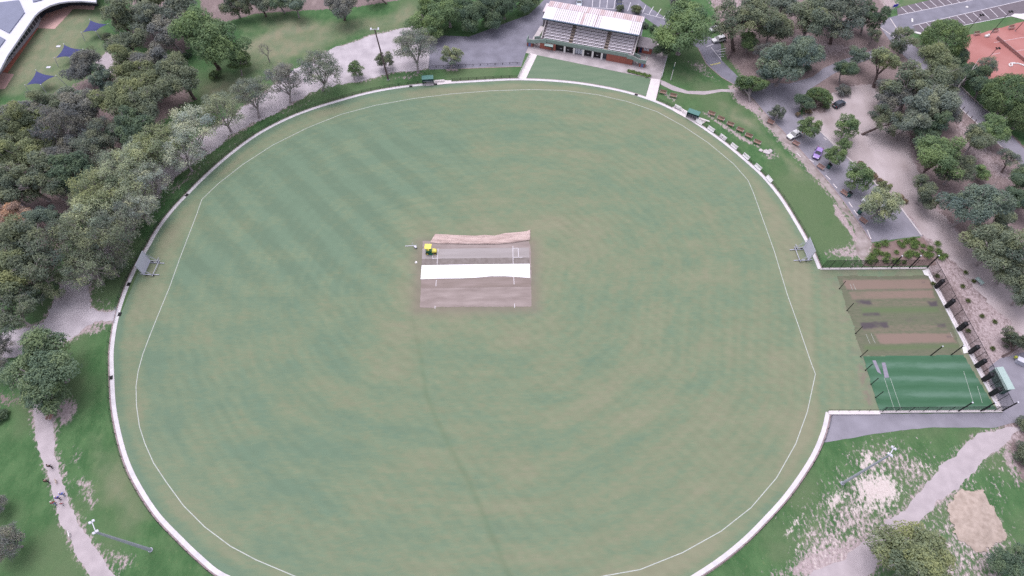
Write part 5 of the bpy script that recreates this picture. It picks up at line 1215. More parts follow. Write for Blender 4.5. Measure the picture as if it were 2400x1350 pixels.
# bollards
bo = None
for i, (x, y) in enumerate([(2222, 229), (2238, 240), (2256, 257), (2265, 267), (2275, 278), (2284, 287), (2293, 296), (2302, 305)]):
    if bo is None: bo = MB().tube((0, 0, 0), (0, 0, 1.0), .11, .10, 7).build('bollard', M['pole_wood']); o = bo
    else: o = bo.copy(); COL.objects.link(o)
    o.location = G(x, y); tag(o, 'short timber bollard in the row beside the narrow road at right', 'bollard', 'timber bollards beside the narrow road')
ws = None
for i, (p, q, lb) in enumerate([((1866.5, 359), (1877, 369), 'pale concrete wheel stop on the grass below the white car'), ((1897, 374), (1907, 381), 'pale wheel stop in front of the purple car'), ((1935, 411), (1946, 422), 'pale wheel stop just below the bin near the purple car'), ((1952, 431), (1962, 442), 'pale wheel stop above the green-lidded bin'), ((1989, 474), (1998, 487), 'pale wheel stop below the green-lidded bin'), ((2001, 493), (2011, 506), 'pale wheel stop beside the black bin'), ((2032, 539), (2041, 561), 'pale wheel stop at the bottom corner of the car park'), ((1930, 323), (1937, 329), 'pale wheel stop on the far side of the car park behind the white car')]):
    a, b = G(*p), G(*q)
    if ws is None: ws = bevel(MB().box((0, 0, .07), (1.0, .22, .14)).build('wheel_stop', M['path_white']), .03); o = ws
    else: o = ws.copy(); COL.objects.link(o)
    o.location = (a + b) / 2; o.scale = ((b - a).length, 1, 1); o.rotation_euler = (0, 0, math.atan2(b.y - a.y, b.x - a.x)); tag(o, lb, 'wheel stop', 'wheel stops of the car park')
# rocks by the bench row
for (x, y, s, lb) in [(1783, 353, 1.0, 'low flat pale stone at the lower end of the bench row'), (1797, 357, 1.5, 'rough grey boulder below the bench row'), (1805, 354, 1.1, 'grey boulder right beside the larger one below the bench row')]:
    bm = bmesh.new(); bmesh.ops.create_icosphere(bm, subdivisions=2, radius=.6 * s); rr = random.Random(int(x))
    for v in bm.verts: v.co *= rr.uniform(.78, 1.15); v.co.z *= .45
    me = bpy.data.meshes.new('boulder'); bm.to_mesh(me); bm.free(); me.materials.append(M['concrete']); o = link('boulder', me); o.location = G(x, y) + Vector((0, 0, .1)); tag(o, lb, 'rock')
# ------------------------------------------------------------------ practice nets enclosure
def tall_fence(name, label, a, b, posts, tall, h, ht, net='nettheme', base_w=.45):
    a, b = G(*a), G(*b); ang_ = math.atan2(b.y - a.y, b.x - a.x); t = thing(name, label, 'net fence', a, ang_); L = (b - a).length
    MB().box((L / 2, 0, h / 2), (L, .02, h)).build('netting', M[net], t)
    MB().box((L / 2, 0, h), (L, .06, .06)).build('top_rail', M['black'], t)
    MB().box((L / 2, -.0, .14), (L, base_w, .28)).build('base_wall', M['path_white'], t)
    for x in posts: MB().tube((x * L, 0, 0), (x * L, 0, h + .05), .055, n=6).build('post', M['black'], t)
    for x in tall:
        p = MB().tube((x * L, 0, 0), (x * L, 0, ht), .13, n=8).build('tall_post', M['black'], t); MB().tube((x * L, 0, ht), (x * L, 0, ht + .12), .15, n=8).build('post_cap', M['alu'], p)
    return t
tall_fence('net_fence', 'black net fence with tall posts along the far side of the practice nets', (1922, 631), (2172, 629), [.08, .18, .28, .38, .48, .62, .74, .86], [.66, .83, .995], 3.4, 4.9)
tall_fence('net_fence', 'black net fence with tall posts along the near side of the practice nets', (2060, 966), (2348, 964), [.02, .13, .24, .35, .46, .56, .84, .93], [.64, .82, .998], 2.5, 4.6)
tall_fence('net_fence', 'black net fence behind the padded pillars of the practice nets', (2348, 964), (2172, 629), [.06, .15, .24, .33, .42, .52, .62, .72, .82, .92], [], 3.6, 4, 'netlight')
t = thing('net_fence', 'low white wall with dark rail from the near nets corner to the oval kerb', 'wall', G(1941, 968), 0.0); L = G(2060, 966).x - G(1941, 968).x
MB().box((L / 2, 0, .15), (L, .75, .3)).build('wall', M['path_white'], t); f = MB(); f.box((L / 2, .3, 1.0), (L, .04, .04))
for i in range(6): f.box((L * i / 5, .3, .6), (.05, .05, .9))
f.build('rail', M['black'], t)
WALL_A, WALL_B = G(2172, 629), G(2348, 964)
for i, ((x, y), lb) in enumerate(zip([(2193, 674), (2217, 720), (2245, 773), (2272, 827), (2288, 859), (2304, 891), (2321, 925)], ['farthest black padded pillar of the practice nets', 'second black padded pillar from the far end of the nets', 'third black padded pillar, level with the bare brown strip of the nets', 'fourth black padded pillar, beside the white board at the turf edge', 'black padded pillar just above the pale green shelter roof', 'black padded pillar level with the middle of the shelter', 'nearest black padded pillar of the practice nets'])):
    t = thing('padded_pillar', lb, 'padded pillar', G(x, y), math.atan2(WALL_A.y - WALL_B.y, WALL_A.x - WALL_B.x), 'padded pillars of the practice nets')
    bevel(MB().box((0, 0, 1.5), (.85, .75, 3.0)).build('pad', M['pad'], t), .12)
    m_ = MB(); m_.tube((0, 0, 2.9), (0, 0, 3.7), .07); m_.tube((0, 0, 3.62), (.0, -.2, 3.62), .05); m_.tube((-.4, 0, 1.5), (-.4, .0, 3.2), .05); m_.build('post', M['black'], t)
for i, (x, y, h) in enumerate([(1967, 677, 3.0), (1985, 728, 3.0), (2005, 782, 3.0), (2017, 836, 3.0), (2028, 868, 2.9), (2041, 901, 2.9), (2052, 932, 2.9)]):
    t = thing('net_post', ['short black net post, farthest on the open side of the nets', 'short black net post beside the second brown strip', 'short black net post beside the third brown strip', 'short black net post at the corner of the green synthetic', 'first short black post down the green synthetic edge', 'second short black post down the green synthetic edge', 'lowest short black post on the green synthetic edge'][i], 'post', G(x, y), 0, 'net posts on the open side')
    MB().tube((0, 0, 0), (0, 0, h), .075, n=6).build('pole', M['black'], t); MB().tube((0, 0, h), (0, 0, h + .1), .09, n=6).build('cap', M['black'], t); MB().tube((0, 0, 0), (0, 0, .06), .16, n=8).build('foot', M['black'], t)
for (x, y, lb) in [(2181, 833.5, 'tall black post between turf and synthetic pitches, left of two'), (2229, 832, 'tall black post between turf and synthetic pitches, right of two')]:
    t = thing('net_post', lb, 'post', G(x, y)); MB().tube((0, 0, 0), (0, 0, 4.2), .11, n=8).build('pole', M['black'], t); MB().tube((0, 0, 4.2), (0, 0, 4.32), .13, n=8).build('cap', M['alu'], t)
for q, lb in [([(2161, 634), (2174, 632), (2177, 648), (2166, 645)], 'white mat lying in the far corner of the practice nets'), ([(2254, 813), (2263, 813), (2270, 827), (2258, 829)], 'white board lying at the end wall beside the green synthetic pitch')]:
    P = [(p.x, p.y) for p in (G(*k) for k in q)]; P = P if sum(P[i][0] * P[(i + 1) % 4][1] - P[(i + 1) % 4][0] * P[i][1] for i in range(4)) > 0 else P[::-1]
    tag(MB().prism(P, .07, .16).build('white_mat', M['white_wall']), lb, 'mat')
struct(ribbon('end_kerb', [(p.x, p.y) for p in (G(2174, 640), G(2342, 962))], .55, M['kerb'], .10, h=.1))
# pale green shelter and the box beside it
t = thing('nets_shelter', 'narrow shelter with pale green sloping roof behind the nearest pads of the nets', 'shelter', (98.9, 50.6, 0), math.radians(-88))
m_ = MB(); m_.extrude([(-.75, 2.75), (.85, 2.35), (.85, 2.28), (-.75, 2.68)], (2.45, .2, 0), (-2.45, .2, 0)); m_.build('roof', M['mint'], t)
MB().box((0, -.35, 1.3), (4.7, .06, 2.5)).build('back_wall', mat('shelter_wall', (.14, .20, .185)), t)
for x in (-2.3, 2.3): MB().box((x, .2, 1.15), (.07, 1.1, 2.3)).build('side_wall', M['teal_dark'], t)
MB().box((0, .1, .45), (4.3, .4, .06)).build('bench_seat', M['alu'], t)
t = thing('utility_box', 'pale grey-blue box with lid and yellow-green disc beside the leaning gum at right', 'box', G(2388, 850), -.6); bevel(MB().box((0, 0, .55), (1.7, 1.1, 1.1)).build('body', M['galv'], t), .06); MB().box((0, 0, 1.16), (1.8, 1.2, .1)).build('lid', M['alu'], t); MB().tube((-1.1, .4, .5), (-1.1, .4, .9), .28, n=12).build('disc', mat('lime', (.42, .45, .08)), t)
t = thing('park_table', 'grey-green flat table beside the path right of the practice nets', 'table', G(2292, 662), -1.15); MB().box((0, 0, .72), (1.9, 1.0, .07)).build('table_top', M['mint'], t)
for x in (-.7, .7): MB().box((x, 0, .35), (.1, .8, .7)).build('leg', M['galv'], t)

# ------------------------------------------------------------------ on the cricket square
def cloth(name, top, bot, mt, label, cat, amp, seed, z=.10):
    tp, bt = [G(*p) for p in top], [G(*p) for p in bot]; n, k = 90, 14; v, f = [], []
    def at(pl, t):
        s_ = t * (len(pl) - 1); i = min(int(s_), len(pl) - 2); return pl[i].lerp(pl[i + 1], s_ - i)
    for j in range(k + 1):
        for i in range(n + 1):
            p = at(bt, i / n).lerp(at(tp, i / n), j / k); x, y = np.array([p.x]), np.array([p.y])
            e = 1.0 if 0 < j < k and 0 < i < n else .3
            v.append((p.x, p.y, z + e * amp * (fbm(x * .35, y * 2.2, 1.0, seed, 3)[0] + .5 * fbm(x, y, .8, seed + 5, 2)[0])))
    for j in range(k):
        for i in range(n): q = j * (n + 1) + i; f.append((q, q + 1, q + n + 2, q + n + 1))
    me = bpy.data.meshes.new(name); me.from_pydata(v, [], f); me.materials.append(mt); me.update(); return tag(link(name, me), label, cat)
M['hessian'] = mat('hessian', (.38, .285, .255), col2=(.56, .44, .40), scale=1.2, detail=8, stretch=(.25, 1.8, 1))
M['cover'] = mat('white_cover', (.82, .81, .82), var=.02, rough=.5)
cloth('hessian_cover', [(1020, 549.5), (1045, 550.5), (1080, 552), (1115, 553.5), (1135, 551.5), (1160, 553), (1185, 547), (1215, 545), (1233, 543), (1243, 539)], [(1008, 569), (1030, 572), (1055, 572), (1095, 573), (1130, 573), (1165, 573), (1200, 570), (1225, 566), (1243, 563.5)], M['hessian'], 'crumpled brown hessian cover along the far edge of the cricket square', 'pitch cover', .32, 3)
cloth('pitch_cover', [(988.5, 622.5), (1030, 621.5), (1100, 620.3), (1180, 619.3), (1241.5, 618.8)], [(986, 655), (1030, 653.5), (1080, 653), (1120, 651), (1150, 648), (1185, 648), (1215, 650), (1242.5, 652)], M['cover'], 'bright white sheet covering the middle strip of the cricket square', 'pitch cover', .05, 9)
# ride-on mower (travelling to +x)
t = thing('ride_on_mower', 'yellow and green ride-on mower with square canopy on the cricket square', 'mower', G(1011, 592), math.radians(-2)); t.scale = (1.18, 1.18, 1.18)
ch = MB(); ch.box((-.3, 0, .48), (1.5, .62, .22)); ch.box((-.62, 0, .66), (.75, 1.05, .24)); ch.box((-.2, -.42, .42), (.7, .30, .06)); ch.box((-.2, .42, .42), (.7, .30, .06)); bevel(ch.build('chassis', M['mgreen'], t), .03)
hd = MB(); prof = [(.15, .45, .36), (.25, .92, .40), (.75, .90, .38), (1.05, .80, .30), (1.15, .50, .24)]
for (xa, za, wa), (xb, zb, wb) in zip(prof, prof[1:]):
    hd.face([(xa, -wa, za), (xb, -wb, zb), (xb, wb, zb), (xa, wa, za)])
    hd.face([(xa, -wa, .42), (xb, -wb, .42), (xb, -wb, zb), (xa, -wa, za)]); hd.face([(xb, wb, .42), (xa, wa, .42), (xa, wa, za), (xb, wb, zb)])
hd.face([(1.15, -.24, .42), (1.15, .24, .42), (1.15, .24, .5), (1.15, -.24, .5)]); hd.build('bonnet', M['yellow'], t)
st = MB(); st.box((-.55, 0, .85), (.5, .5, .12)); st.box((-.8, 0, 1.1), (.12, .5, .5)); bevel(st.build('seat', M['yellow'], t), .04)
bevel(MB().box((-.45, 0, 2.02), (1.35, 1.25, .09)).build('canopy', M['yellow'], t), .04)
for x, y in ((-.95, -.5), (-.95, .5)): MB().tube((x, y, .5), (x + .1, y, 2.0), .035).build('canopy_post', M['black'], t)
m_ = MB(); m_.tube((.05, 0, .8), (-.12, 0, 1.12), .03); m_.tube((-.12, 0, 1.1), (-.14, 0, 1.14), .18, n=12); m_.build('steering_wheel', M['black'], t)
bevel(MB().box((-.1, 0, .22), (.9, 1.5, .22)).build('mower_deck', M['mgreen'], t), .05)
for x, y, r_, w_ in ((-.7, -.52, .36, .3), (-.7, .52, .36, .3), (.85, -.48, .24, .2), (.85, .48, .24, .2)):
    w = MB().tube((x, y - w_ / 2, r_), (x, y + w_ / 2, r_), r_, n=16).build('wheel', M['rubber'], t); MB().tube((x, y - w_ / 2 - .02, r_), (x, y + w_ / 2 + .02, r_), r_ * .5, n=10).build('rim', M['yellow'], w)
m_ = MB(); m_.box((0, 0, .08), (2.6, .14, .12)); m_.box((-1.25, 0, .08), (.1, .3, .1)); m_.box((1.25, 0, .08), (.1, .3, .1)); o = bevel(m_.build('marking_beam', M['alu']), .02); o.location = G(963, 576.6); o.rotation_euler = (0, 0, .07); tag(o, 'long thin pale beam lying left of the mower', 'beam')
t = thing('line_marker', 'small pale wheeled line marker beside the beam left of the mower', 'line marker', G(974, 581), -.7); bevel(MB().box((0, 0, .35), (.65, .4, .3)).build('tank', M['alu'], t), .03); m_ = MB(); m_.tube((-.3, 0, .45), (-.95, 0, .95), .03); m_.tube((-.95, -.25, .95), (-.95, .25, .95), .03); m_.build('handle', M['galv'], t)
for x in (-.25, .25): MB().tube((x, -.22, .12), (x, .22, .12), .12, n=10).build('wheel', M['rubber'], t)
o = MB().tube((0, 0, .02), (0, 0, .24), .32, .25, 14).tube((0, 0, .24), (0, 0, .30), .25, .10, 14).build('marker_cone', M['white_wall']); o.location = G(975.5, 615.5); tag(o, 'small white dome marker on the worn edge left of the white sheet', 'marker')

# ------------------------------------------------------------------ cars
M['wind'] = glass_mat('car_glass', (.03, .035, .045)); M['chrome'] = mat('headlight_glass', (.6, .6, .62), rough=.2); M['tail'] = mat('tail_light', (.35, .03, .03), rough=.3)
def car(px, py, ang, paint, lb, L=4.5, Wd=1.8, H=1.45, kind='sedan', z=.03):
    pm = mat('car_paint', paint, rough=.25, var=.04, spec=.6)
    t = thing('parked_car', lb, 'car', G(px, py) + Vector((0, 0, z)), ang, 'parked cars'); h = L / 2
    low = [(-h, .45, .72), (-h + .08, .68, .80), (-h + .6, .92 if kind != 'van' else 1.0, .88), (-.3, .95, .9), (h - 1.25, .92, .89), (h - .45, .80, .84), (h - .05, .62, .74), (h, .40, .66)]
    b = MB()
    def loft(sec, zlo, par_w):
        pr = None
        for (x, zt, w) in sec:
            w = w * par_w; ring = [(x, -w * .96, zlo), (x, -w, zlo + .18), (x, -w, zt - .14), (x, -w * .86, zt), (x, w * .86, zt), (x, w, zt - .14), (x, w, zlo + .18), (x, w * .96, zlo)]
            n = len(b.v); b.v += ring
            if pr is None: b.f.append(tuple(n + i for i in range(8))); b.mi.append(0)
            else:
                for i in range(8): j = (i + 1) % 8; b.f.append((pr + i, n + i, n + j, pr + j)); b.mi.append(0)
            pr = n
        b.f.append(tuple(pr + i for i in reversed(range(8)))); b.mi.append(0)
    loft(low, .24, Wd / 1.8)
    body = b.build('body', pm, t, smooth=False); bevel(body, .05)
    xr0, xr1, xf0, xf1 = {'sedan': (-h + .75, -h + 1.35, h - 2.0, h - 1.2), 'hatch': (-h + .15, -h + .65, h - 2.0, h - 1.15), 'van': (-h + .05, -h + .25, h - 1.5, h - .8), 'ute': (-.7, -.45, h - 1.9, h - 1.1)}[kind]
    w0, w1 = Wd / 2 * .93, Wd / 2 * .74; zb = .90
    c = MB(); A = [(xr0, -w0, zb), (xf1, -w0, zb), (xf1, w0, zb), (xr0, w0, zb)]; T = [(xr1, -w1, H - .05), (xf0, -w1, H - .05), (xf0, w1, H - .05), (xr1, w1, H - .05)]
    for i in range(4): j = (i + 1) % 4; c.face([A[i], A[j], T[j], T[i]])
    c.face(T); cab = c.build('cabin_glass', M['wind'], t)
    r = MB(); xm = (xr1 + xf0) / 2; r.box((xm, 0, H - .03), (xf0 - xr1 + .12, w1 * 2 + .08, .07)); rf_ = bevel(r.build('roof', pm, t), .03)
    q = MB()
    for s in (-1, 1):
        q.tube(Vector((xr0, s * w0, zb)), Vector((xr1, s * w1, H - .04)), .06, n=5); q.tube(Vector((xf1, s * w0, zb)), Vector((xf0, s * w1, H - .04)), .05, n=5); q.tube(Vector((xm - .1, s * w0, zb)), Vector((xm - .1, s * w1, H - .04)), .05, n=5)
        q.box((xf1 - .15, s * (Wd / 2 + .06), .98), (.12, .2, .14))
    q.build('pillars', pm, t)
    for s in (-1, 1):
        bevel(MB().box((h - .14, s * Wd * .33, .62), (.22, .42, .16)).build('headlight', M['chrome'], t), .03); bevel(MB().box((-h + .05, s * Wd * .35, .70), (.10, .34, .18)).build('tail_light', M['tail'], t), .02)
        for x in (-h + .85, h - .85):
            w = MB().tube((x, s * Wd / 2 - .13 if s > 0 else s * Wd / 2 - .07, .32), (x, s * Wd / 2 + .07 if s > 0 else s * Wd / 2 + .13, .32), .32, n=16).build('wheel', M['rubber'], t)
            MB().tube((x, s * (Wd / 2 + (.0 if s > 0 else .05)), .32), (x, s * (Wd / 2 + (.10 if s > 0 else .15)), .32), .19, n=10).build('rim', M['galv'], w)
    MB().box((h - .02, 0, .45), (.06, Wd * .5, .14)).build('grille', M['black'], t); MB().box((-h - .01, 0, .62), (.03, .5, .12)).build('number_plate', M['alu'], t)
    return t
def head(p, q): a, b = G(*p), G(*q); return math.atan2(b.y - a.y, b.x - a.x)
car(1965, 247, head((1954, 252), (1978, 240)), (.045, .055, .075), 'dark blue-grey hatchback on the pale dirt car park', L=4.2, kind='hatch')
car(1860, 319, head((1885, 306), (1845, 326)), (.72, .71, .72), 'white sedan nosed to the kerb under the young tree', L=4.6)
car(1915, 362, head((1921, 350), (1910, 373)), (.33, .22, .52), 'bright purple sedan parked in the sealed car park', L=4.6)
car(2040, 482, head((2065, 500), (2020, 470)), (.72, .72, .73), 'white van mostly hidden under the widest young tree', L=4.9, H=1.9, kind='van')
car(1451, 9, head((1450, -6), (1451, 22)), (.02, .028, .085), 'dark blue car in the bays behind the grandstand', L=4.6, kind='hatch')
car(1684, 96, head((1705, 90), (1665, 100)), (.66, .66, .66), 'white car at the striped bay, nearer the road, under the forked gum', L=4.6, kind='hatch')
car(1672, 72, head((1690, 66), (1656, 78)), (.68, .68, .70), 'white car behind the other one beside the big bright tree', L=4.5)
car(1357, 10, head((1357, -6), (1357, 22)), (.55, .60, .68), 'pale blue car behind the grandstand roof, mostly hidden', L=4.3, kind='hatch')

# ------------------------------------------------------------------ people and dogs
def skin(name, verts, edges, radii, mt, parent, sub=2):
    me = bpy.data.meshes.new(name); me.from_pydata(verts, edges, []); o = bpy.data.objects.new(name, me); COL.objects.link(o)
    sk = o.modifiers.new('s', 'SKIN'); sk.use_smooth_shade = True
    for i, r in enumerate(radii): me.skin_vertices[0].data[i].radius = (r, r) if not isinstance(r, tuple) else r
    me.skin_vertices[0].data[0].use_root = True
    sb = o.modifiers.new('u', 'SUBSURF'); sb.levels = sub
    dg = bpy.context.evaluated_depsgraph_get(); dg.update(); m2 = bpy.data.meshes.new_from_object(o.evaluated_get(dg)); o.modifiers.clear(); o.data = m2; bpy.data.meshes.remove(me)
    m2.materials.clear(); m2.materials.append(mt); m2.name = name; o.parent = parent; return o
M['skin'] = mat('skin', (.46, .29, .22), var=.06); M['grey_hair'] = mat('grey_hair', (.42, .40, .39), var=.1); M['dark_hair'] = mat('dark_hair', (.03, .022, .018), var=.2); M['shoe'] = mat('shoe', (.05, .045, .045))
def person(px, py, face, s, top, legs, hair, lb, hat=None, stride=.22, arm=.18):
    t = thing('person', lb, 'person', G(px, py) + Vector((0, 0, .02)), face); t.scale = (s, s, s)       # faces +x
    V = [(0, 0, .93), (0, 0, 1.12), (.01, 0, 1.38), (.02, 0, 1.50), (.03, 0, 1.58), (.045, 0, 1.68), (.03, 0, 1.76)]
    E = [(0, 1), (1, 2), (2, 3), (3, 4), (4, 5), (5, 6)]; R_ = [.13, (.14, .12), (.15, .12), .055, .058, .092, .07]
    legs_pts, arms_pts = [], []
    for sd, k in ((1, 1), (-1, -1)):
        n = len(V); L_ = [(0.0, sd * .10, .88), (stride * k * .55 + .04, sd * .11, .50), (stride * k - .03, sd * .11, .09), (stride * k + .13, sd * .12, .035)]
        V += L_; E += [(0, n), (n, n + 1), (n + 1, n + 2), (n + 2, n + 3)]; R_ += [.095, .062, .045, .042]; legs_pts.append(L_)
        n = len(V); A_ = [(.01, sd * .20, 1.42), (-arm * k * .6, sd * .26, 1.14), (-arm * k + .12, sd * .27, .92), (-arm * k + .16, sd * .27, .85)]
        V += A_; E += [(2, n), (n, n + 1), (n + 1, n + 2), (n + 2, n + 3)]; R_ += [.055, .045, .034, .036]; arms_pts.append(A_)
        w = len(V) - 1
        for f in range(4):
            n = len(V); bx_, by_, bz_ = V[w]; V += [(bx_ + .02 * f - .02, by_ + sd * .005, bz_ - .06), (bx_ + .022 * f - .005, by_ - sd * .012, bz_ - (.105, .115, .11, .095)[f])]; E += [(w, n), (n, n + 1)]; R_ += [.010, .008]
        n = len(V); bx_, by_, bz_ = V[w]; V += [(bx_ + .045, by_ - sd * .015, bz_ - .03)]; E += [(w, n)]; R_ += [.011]
    skin('body', V, E, R_, M['skin'], t, 1)
    V2, E2, R2 = [(0, 0, .98), (0, 0, 1.12), (.01, 0, 1.40)], [(0, 1), (1, 2)], [.155, .162, (.172, .142)]
    for A_ in arms_pts: n = len(V2); V2 += A_[:3]; E2 += [(2, n), (n, n + 1), (n + 1, n + 2)]; R2 += [.075, .062, .05]
    skin('jacket', V2, E2, R2, top, t, 1)
    V3, E3, R3 = [(0, 0, .95)], [], [.15]
    for L_ in legs_pts: n = len(V3); V3 += L_[:3]; E3 += [(0, n), (n, n + 1), (n + 1, n + 2)]; R3 += [.112, .08, .065]
    skin('trousers', V3, E3, R3, legs, t, 1)
    for L_ in legs_pts: (x, y, z), (x2, y2, z2) = L_[2], L_[3]; bevel(MB().box(((x + x2) / 2 + .02, (y + y2) / 2, .05), (.27, .105, .10)).build('shoe', M['shoe'], t), .03)
    bm = bmesh.new(); bmesh.ops.create_uvsphere(bm, u_segments=14, v_segments=10, radius=.112)
    for v in list(bm.verts):
        if v.co.z < -.02 and v.co.x > -.02 or v.co.z < -.08: bm.verts.remove(v)
    me = bpy.data.meshes.new('hair'); bm.to_mesh(me); bm.free(); me.materials.append(hat or hair); o = link('hat' if hat else 'hair', me, t); o.location = (.03, 0, 1.735)
    fc = MB(); fc.box((.155, 0, 1.665), (.03, .03, .05)); fc.build('nose', M['skin'], t); fc = MB(); fc.box((.128, .035, 1.70), (.02, .025, .014)); fc.box((.128, -.035, 1.70), (.02, .025, .014)); fc.box((.128, 0, 1.62), (.02, .05, .012)); fc.build('eyes_and_mouth', M['shoe'], t)
    return t
navy, black_c, blue, lblue, red, jean, grey = [mat('cloth', c, var=.1, scale=8) for c in ((.035, .04, .085), (.012, .012, .016), (.05, .08, .66), (.12, .22, .82), (.46, .025, .06), (.20, .26, .40), (.35, .33, .36))]
whitec = mat('white_cloth', (.75, .73, .73), var=.05)
UP = math.radians(100)
person(123, 1096, UP, 1.0, navy, black_c, M['dark_hair'], 'person in dark navy walking ahead on the gravel path')
person(116, 1131, UP + .2, 1.02, black_c, black_c, M['dark_hair'], 'person all in black walking on the grass edge of the gravel path')
person(152, 1161, UP, 1.0, lblue, jean, M['grey_hair'], 'person in light blue top with pale hair, right of the blue pair', hat=whitec)
person(142, 1170, UP + .1, 1.0, blue, navy, M['grey_hair'], 'person in royal blue top, left of the blue pair', hat=whitec)
person(132, 1182, UP, 1.0, red, jean, M['grey_hair'], 'person in red top, white hat and pale blue trousers at the path edge', hat=whitec)
person(149, 1183, UP - .3, .72, red, grey, M['grey_hair'], 'small child in dark red with white hat behind the blue pair', hat=whitec)
def dog(px, py, face, s, mt, lb):
    t = thing('dog', lb, 'dog', G(px, py) + Vector((0, 0, .02)), face); t.scale = (s, s, s)
    V = [(-.02, 0, .50), (.26, 0, .50), (-.30, 0, .51), (.42, 0, .64), (.52, 0, .72), (.68, 0, .68), (-.42, 0, .55), (-.62, 0, .66)]
    E = [(0, 1), (0, 2), (1, 3), (3, 4), (4, 5), (2, 6), (6, 7)]; R_ = [.125, .15, .115, .085, .085, .04, .035, .018]
    for sd in (1, -1):
        n = len(V); V += [(.26, sd * .10, .36), (.24 + .05 * sd, sd * .10, .20), (.27 + .08 * sd, sd * .10, .03)]; E += [(1, n), (n, n + 1), (n + 1, n + 2)]; R_ += [.06, .038, .034]
        n = len(V); V += [(-.28, sd * .10, .36), (-.22 - .04 * sd, sd * .10, .26), (-.40 - .05 * sd, sd * .10, .17), (-.36 - .06 * sd, sd * .10, .03)]; E += [(2, n), (n, n + 1), (n + 1, n + 2), (n + 2, n + 3)]; R_ += [.075, .05, .033, .034]
        n = len(V); V += [(.49, sd * .07, .80)]; E += [(4, n)]; R_ += [.022]
    return skin('body', V, E, R_, mt, t, 1)
dog(134, 1130, UP + .4, .85, mat('tan_fur', (.42, .33, .28), var=.15), 'small pale tan dog ahead of the group on the gravel path')
dog(165, 1254, UP + .3, 1.0, mat('white_fur', (.68, .64, .62), var=.08), 'white dog at the ragged left edge of the gravel path, behind the group')

# ------------------------------------------------------------------ school building, shade sails, yard things
def P3(pts, z): return [(G(x, y, z).x, G(x, y, z).y) for x, y in pts]
t = thing('school_building', 'white-roofed building with curved eaves and grey roof panels in the top left corner', 'building', (0, 0, 0))
edge = [(0, 163), (17, 130), (80, 38), (90, 28), (102, 20), (118, 12), (138, 6), (160, 3), (190, 2), (225, 5)]
back = [(225, -90), (60, -90), (-120, -60), (-120, 300)]
P = P3(edge + back, 4.2); P = P[::-1] if sum(P[i][0] * P[(i + 1) % len(P)][1] - P[(i + 1) % len(P)][0] * P[i][1] for i in range(len(P))) < 0 else P
M['school_roof'] = mat('white_school_roof', (.60, .60, .67), var=.04, scale=.4); M['grey_roof'] = mat('grey_school_roof', (.20, .215, .285), var=.06, scale=.4)
MB().prism(P, 3.75, 4.2).build('roof', M['school_roof'], t)
for q in ([(0, 5), (44, 0), (57, 29), (21, 77), (0, 66), (-40, 46)], [(0, 85), (12, 92), (0, 108), (-20, 135), (-60, 60)], [(75, -10), (110, -40), (140, -30), (95, 0), (77, 4)]):
    Q = P3(q, 4.5); Q = Q[::-1] if sum(Q[i][0] * Q[(i + 1) % len(Q)][1] - Q[(i + 1) % len(Q)][0] * Q[i][1] for i in range(len(Q))) < 0 else Q
    MB().prism(Q, 4.2, 4.5).build('roof_panel', M['grey_roof'], t)
wallp = P3([(-10, 188), (6, 168), (48, 115), (90, 62), (97, 44)], 0); mb = MB()
ws_ = MB(); fr = MB()
def inset(pts, d): return offset(pts, d, False)
wp = wallp
for i in range(len(wp) - 1):
    (x0, y0), (x1, y1) = wp[i], wp[i + 1]; mb.face([(x0, y0, 0), (x1, y1, 0), (x1, y1, 3.75), (x0, y0, 3.75)])
    L = math.hypot(x1 - x0, y1 - y0); k = max(1, int(L / 1.5)); dx, dy = (x1 - x0) / L, (y1 - y0) / L
    for j in range(k):
        a0, a1 = (j + .12) / k, (j + .88) / k; nx_, ny_ = dy * .05, -dx * .05
        ws_.face([(x0 + (x1 - x0) * a0 + nx_, y0 + (y1 - y0) * a0 + ny_, .9), (x0 + (x1 - x0) * a1 + nx_, y0 + (y1 - y0) * a1 + ny_, .9), (x0 + (x1 - x0) * a1 + nx_, y0 + (y1 - y0) * a1 + ny_, 3.0), (x0 + (x1 - x0) * a0 + nx_, y0 + (y1 - y0) * a0 + ny_, 3.0)])
mb.build('wall', mat('school_wall', (.33, .33, .36)), t); ws_.build('windows', M['glass'], t)
cw = P3([(97, 44), (108, 32), (128, 26), (150, 18), (165, 13)], 0); c1, c2 = MB(), MB()
for i in range(len(cw) - 1):
    (x0, y0), (x1, y1) = cw[i], cw[i + 1]; c1.face([(x0, y0, 1.7), (x1, y1, 1.7), (x1, y1, 3.75), (x0, y0, 3.75)]); c2.face([(x0, y0, 0), (x1, y1, 0), (x1, y1, 1.7), (x0, y0, 1.7)])
c1.build('timber_screen', mat('orange_timber', (.50, .27, .12), var=.15, scale=.5), t); c2.build('window', M['glass'], t)
cw = P3([(165, 13), (190, 13), (232, 14)], 0); c2 = MB()
for i in range(len(cw) - 1): (x0, y0), (x1, y1) = cw[i], cw[i + 1]; c2.face([(x0, y0, 0), (x1, y1, 0), (x1, y1, 3.75), (x0, y0, 3.75)])
c2.build('window_wall', M['glass'], t)
for i, (x, y, lb) in enumerate([(69, 79, 'pale outdoor table on the red paving under the eaves, uppermost'), (62, 87, 'dark outdoor bench on the red paving below the pale table'), (31, 132, 'dark outdoor bench on the lower red paving, upper of two'), (25, 141, 'dark outdoor bench on the lower red paving, lower of two')]):
    t = thing('outdoor_table', lb, 'outdoor table', G(x, y), .95, 'tables on the red paving'); MB().box((0, 0, .72), (1.7, .8, .06)).build('table_top', M['concrete'] if i == 0 else M['galv'], t); MB().box((-.6, 0, .36), (.08, .6, .7)).build('leg', M['galv'], t); MB().box((.6, 0, .36), (.08, .6, .7)).build('leg', M['galv'], t)
